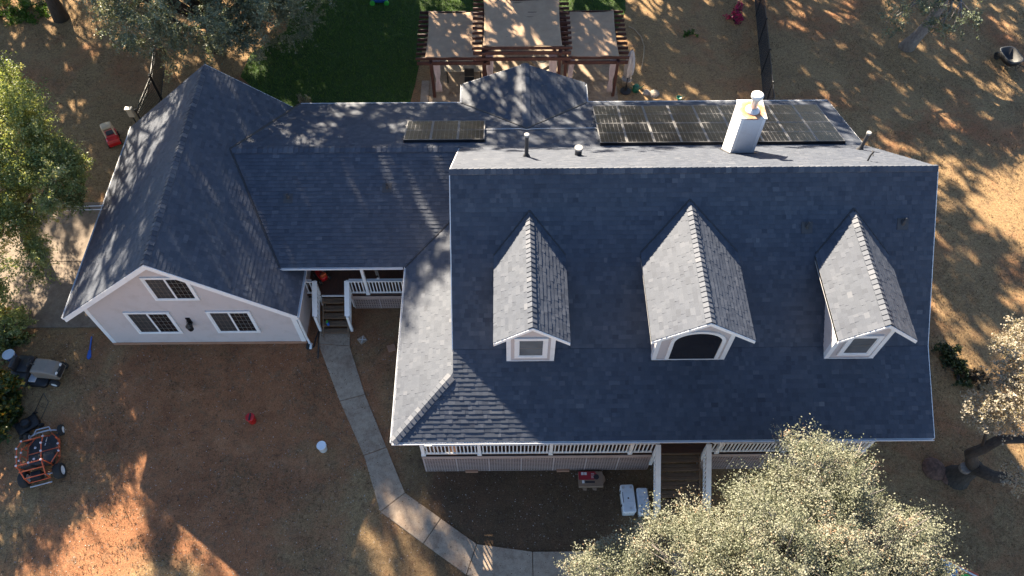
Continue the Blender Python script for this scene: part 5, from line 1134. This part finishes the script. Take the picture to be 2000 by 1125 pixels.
# leaning oak at the right edge: bowed dark limbs with a silvery crown
root = thing('oak_tree', 'silvery leaved oak with bowed dark limbs at the right edge', 'tree', (15.7, 9.15, -.45)); B = root.location
mb = MB(); mb.tube([(15.86, 9.06, -.75), (15.86, 9.06, -.45), (15.88, 9.05, -.15), (15.90, 9.04, .3), (15.92, 9.03, .78)], [.62, .44, .34, .29, .25], 12); mb.build('trunk', M['bark'], root, True, B)
mb = MB(); mb.tube([(15.85, 9.05, .7), (15.4, 9.2, 1.5), (15.5, 9.15, 2.0), (15.9, 9.3, 2.5), (16.6, 9.1, 3.0)], [.22, .19, .17, .16, .13], 10); mb.tube([(15.85, 9.0, .7), (16.3, 8.6, .9), (17.2, 8.4, 1.2), (18.4, 8.1, 1.6)], [.24, .21, .18, .14], 10)
mb.tube([(15.5, 9.2, 2.1), (15.3, 9.5, 3.0), (15.25, 9.7, 3.6)], [.06, .05, .03], 6); mb.build('limbs', M['bark'], root, True, B)
mb = MB(); mb.lathe((15.6, 9.0, .55), [(.19, 0), (.2, .14), (.19, .16)], 14); mb.build('sawn_stub', M['bark_grey'], root, False, B)
g = np.random.default_rng(77); P = []
for c, r_, n in (((15.05, 9.6, 4.0), (1.15, .75, .7), 5200), ((15.9, 10.9, 4.4), (.75, 1.0, .7), 3800), ((16.2, 9.9, 4.6), (.9, .9, .8), 5000), ((16.2, 8.0, 2.4), (.8, .45, .4), 1300), ((17.2, 12.2, 3.6), (1.2, 1.0, .8), 3000)):
    for _ in range(n // 60):
        d = unit(1, g)[0]; cc_ = np.array(c) + d * np.array(r_) * g.uniform(.3, 1.05); td = unit(6, g) * g.uniform(.15, .38, (6, 1)); ix = g.integers(0, 6, 60); P.append(cc_ + td[ix] * g.uniform(.1, 1, (60, 1)) + g.normal(size=(60, 3)) * .03)
P = np.concatenate(P); soup('crown', leaf_quads(P, .08, g, .4), None, np.clip(g.normal(.5, .24, len(P)), 0, 1), M['leaf_white'], root, tuple(B))
def shrub(name, label, c, r, n, leaf, mat, seed, shade=(.5, .25), clumps=18, cat='shrub'):
    g = np.random.default_rng(seed); root = thing(name, label, cat, c); P = []; S = []
    for _ in range(clumps):
        d = unit(1, g)[0]; d[2] = abs(d[2]); cc_ = np.array(c) + d * np.array(r) * g.uniform(.25, .95); m = n // clumps; td = unit(7, g) * g.uniform(.15, .42, (7, 1)) * np.mean(r); ix = g.integers(0, 7, m)
        P.append(cc_ + td[ix] * g.uniform(.1, 1, (m, 1)) + g.normal(size=(m, 3)) * .04 * np.mean(r)); S.append(np.clip(g.normal(shade[0] + g.normal(0, .12), shade[1], m), 0, 1))
    P = np.concatenate(P); P[:, 2] = np.maximum(P[:, 2], c[2] + .02); S = np.concatenate(S)
    soup('foliage', leaf_quads(P, leaf, g, .5), None, S, M[mat], root, tuple(c))
    mb = MB()
    for k in range(7): d = unit(1, g)[0]; d[2] = abs(d[2]) + .3; mb.tube([np.array(c), np.array(c) + d * np.array(r) * .35 + g.normal(size=3) * .03, np.array(c) + d * np.array(r) * .75], [.03, .02, .008], 5)
    mb.build('stems', M['bark'], root, False, tuple(c)); return root
shrub('shrub', 'leafy bush turning yellow and orange at the left edge', tuple(at(10, 800)), (1.25, 1.9, 1.5), 9000, .17, 'leaf_autumn', 81, (.42, .28), 40)
shrub('shrub', 'pale green bush above the yellowing bush at the left edge', tuple(at(5, 665)), (1.5, 1.2, 1.9), 9000, .11, 'leaf_green', 82, (.5, .25), 34)
shrub('shrub', 'orange leaved sapling at the left edge over the driveway', tuple(at(-5, 640)), (.7, .8, 2.6), 1500, .16, 'leaf_autumn', 83, (.93, .08), 14)
shrub('shrub', 'dark green shrub close to the right wall of the house', tuple(at(1847, 690)), (.55, .5, .6), 3500, .08, 'leaf_dark', 84)
shrub('shrub', 'dark green shrub with a lighter right side below its darker neighbour', tuple(at(1868, 726)), (.6, .75, .5), 3500, .08, 'leaf_dark', 85, (.6, .3))
shrub('brush_pile', 'dry brown brush pile right of the dark shrubs', tuple(at(1908, 738)), (.55, .5, .35), 2200, .12, 'leaf_brown', 86, (.5, .28), 14, 'brush')
shrub('shrub', 'magenta flowering shrub on the dry slope at the top', tuple(at(1433, 40)), (.4, .9, 1.0), 1800, .09, 'petal', 87, (.55, .25), 14)
shrub('shrub', 'small green weed patch on the dry slope beyond the pergola', tuple(at(1345, 66)), (.5, .5, .15), 900, .06, 'grass', 88, (.4, .25), 12, 'plant')
shrub('shrub', 'pale tufted shrub at the lawn edge behind the roof valley', tuple(at(598, 213)), (.6, .5, .9), 2200, .07, 'leaf_pale', 89, (.5, .25), 14)
shrub('shrub', 'low green plants under the tree at the top left corner', tuple(at(45, 22)), (2.2, 1.2, .5), 5000, .09, 'grass', 90, (.45, .25), 30, 'plant')
# trees standing out of view behind the house: they cast the dappled shade
SH = [(-15.3, 40.76, 9.0, 4.4, 3.2, 20000), (-15.3, 45.76, 9.0, 4.6, 3.4, 20000), (-12.7, 43.26, 9.0, 4.0, 3.2, 18000), (-17.6, 48.96, 9.0, 4.8, 3.4, 18000), (-12.7, 46.96, 9.0, 3.6, 3.0, 16000),
      (-16.42, 38.83, 15.5, 4.0, 2.8, 10200), (-12.42, 38.63, 15.5, 3.8, 2.7, 9520), (-8.32, 39.33, 15.5, 3.6, 2.7, 8840), (-4.12, 39.43, 15.5, 3.5, 2.6, 8840), (0.08, 39.63, 15.5, 3.5, 2.5, 8160),
      (-8.4, 40.19, 9.5, 3.0, 2.8, 8500), (-5.0, 40.39, 9.5, 2.8, 2.8, 8500), (-1.6, 40.39, 9.5, 2.8, 2.6, 8500), (-0.5, 44.34, 10.0, 3.4, 2.8, 17500), (1.6, 48.34, 10.0, 3.6, 2.8, 27625),
      (4.6, 44.34, 10.0, 3.4, 2.8, 27625), (7.9, 48.34, 10.0, 3.4, 2.8, 23375), (11.9, 42.84, 10.0, 3.0, 2.6, 19125), (16.9, 42.84, 10.0, 3.0, 2.6, 19125), (13.0, 50.34, 10.0, 3.4, 2.8, 21250),
      (18.0, 48.34, 10.0, 3.0, 2.6, 19125), (3.88, 39.57, 16.0, 2.6, 2.2, 5440), (7.6, 39.53, 13.5, 2.8, 2.3, 17000), (-28.3, 40.76, 9.0, 4.4, 3.2, 16000), (-29.3, 46.76, 9.0, 4.8, 3.4, 15000),
      (-24.4, 42.76, 9.0, 4.2, 3.2, 15000), (-27.3, 37.76, 9.0, 3.2, 2.6, 11000), (-29.5, 39.5, 8.5, 3.6, 2.8, 12000), (-25.8, 45.5, 12.0, 4.0, 3.0, 12000), (8.5, 42.0, 10.0, 2.8, 2.4, 15300)]
for i, (x, y, h, r_, rz_, nl_) in enumerate(SH):
    tree('oak_tree', 'oak standing out of view behind the house casting dappled shade', 'tree', (x, y, 0), (x, y, h), (r_, r_ * .85, rz_), 80, nl_, .2, M['leaf_green'], 'bark', 100 + i, 'shade trees out of view behind the house', .2, .35, .3, -.8, 6, 16)

# ------------------------------------------------------------------ ground cover
def free(P):
    """true where open ground shows: not under the house, patio, driveway or walkway"""
    x, y = P[:, 0], P[:, 1]; ok = ~((x > -15.2) & (x < -7.7) & (y > 14.4) & (y < 23)); ok &= ~((x > -7.9) & (x < 12.9) & (y > 15.9) & (y < 23.2)); ok &= ~((x > -3.0) & (x < 12.9) & (y > 9.6) & (y < 16))
    ok &= ~((x > -4.2) & (x < 5.4) & (y > 23) & (y < 31.7)); ok &= ~((x > -24) & (x < -15.1) & (y > 15.1) & (y < 21.6)); ok &= ~inside(P, lp)
    poly = [(p.x, p.y) for p in Lw] + [(p.x, p.y) for p in Rw[::-1]]; ok &= ~inside(P, poly); return ok
g = np.random.default_rng(5)
def scatter(n, lo, hi, dens):
    P = g.uniform(lo, hi, (n, 2)); P = P[free(P)]
    k = np.array([mnoise.noise(Vector((p[0] * .5, p[1] * .5, 0))) for p in P]); k2 = np.array([mnoise.noise(Vector((p[0] * 1.7, p[1] * 1.7, 9))) for p in P])
    P = P[(k + .6 * k2 + g.normal(0, .3, len(P))) > dens]; z = np.array([gz(*p) for p in P]); return np.c_[P, z + .004]
P = np.concatenate([scatter(75000, (11, 4), (29, 37), -.15), scatter(45000, (-27, 4), (-6, 15), .25), scatter(30000, (-28, 21), (-9, 37), -.1)])
blades('dry_grass', 'short dry straw coloured grass on the bare ground', P, .045, M['straw'], 6, .75, .013)
P = scatter(26000, (-27, 4), (29, 37), -.2); o = soup('fallen_leaves', leaf_quads(P + np.array([0, 0, .01]), .06, g, 2.5), None, np.clip(g.normal(.5, .25, len(P)), 0, 1), M['litter']); tag(o, 'scattered brown fallen leaves and chips on the ground', 'leaves', kind='stuff')
P = g.uniform((-20, 5.2), (6, 15), (9000, 2)); P = P[free(P)]; P = P[:5200]; z = np.array([gz(*p) for p in P])
o = soup('pebbles', leaf_quads(np.c_[P, z + .012], .035, g, 2.0, .9), None, np.clip(g.normal(.62, .3, len(P)), 0, 1), M['pebble']); tag(o, 'small pale pebbles and chips scattered over the bare soil', 'pebbles', kind='stuff')
mb = MB()
for _ in range(420):
    x, y = g.uniform(-20, 6), g.uniform(5.5, 15)
    if not free(np.array([[x, y]]))[0]: continue
    a = g.uniform(0, 6.28); L = g.uniform(.08, .35); z = gz(x, y) + .012; p = Vector((x, y, z)); d = Vector((math.cos(a), math.sin(a), 0)) * L; mb.tube([p, p + d * .5 + Vector((0, 0, .015)) + d.cross(Vector((0, 0, 1))) * .1, p + d], [.007, .006, .003], 4, False)
o = mb.build('twigs', M['bark']); tag(o, 'thin dead twigs lying on the front yard', 'twigs', kind='stuff')
ww = []
for i in range(len(Lw) - 2):
    for _ in range(26): a, b = g.uniform(), g.uniform(); p = Lw[i].lerp(Lw[i + 1], a).lerp(Rw[i].lerp(Rw[i + 1], a), b ** 2 if b < .7 else b); ww.append((p.x, p.y, gz(p.x, p.y) + .045))
P = np.array(ww); o = soup('path_litter', leaf_quads(P, .045, g, 3.0), None, np.clip(g.normal(.45, .25, len(P)), 0, 1), M['litter']); tag(o, 'sparse leaf litter blown onto the concrete walkway', 'leaves', kind='stuff')
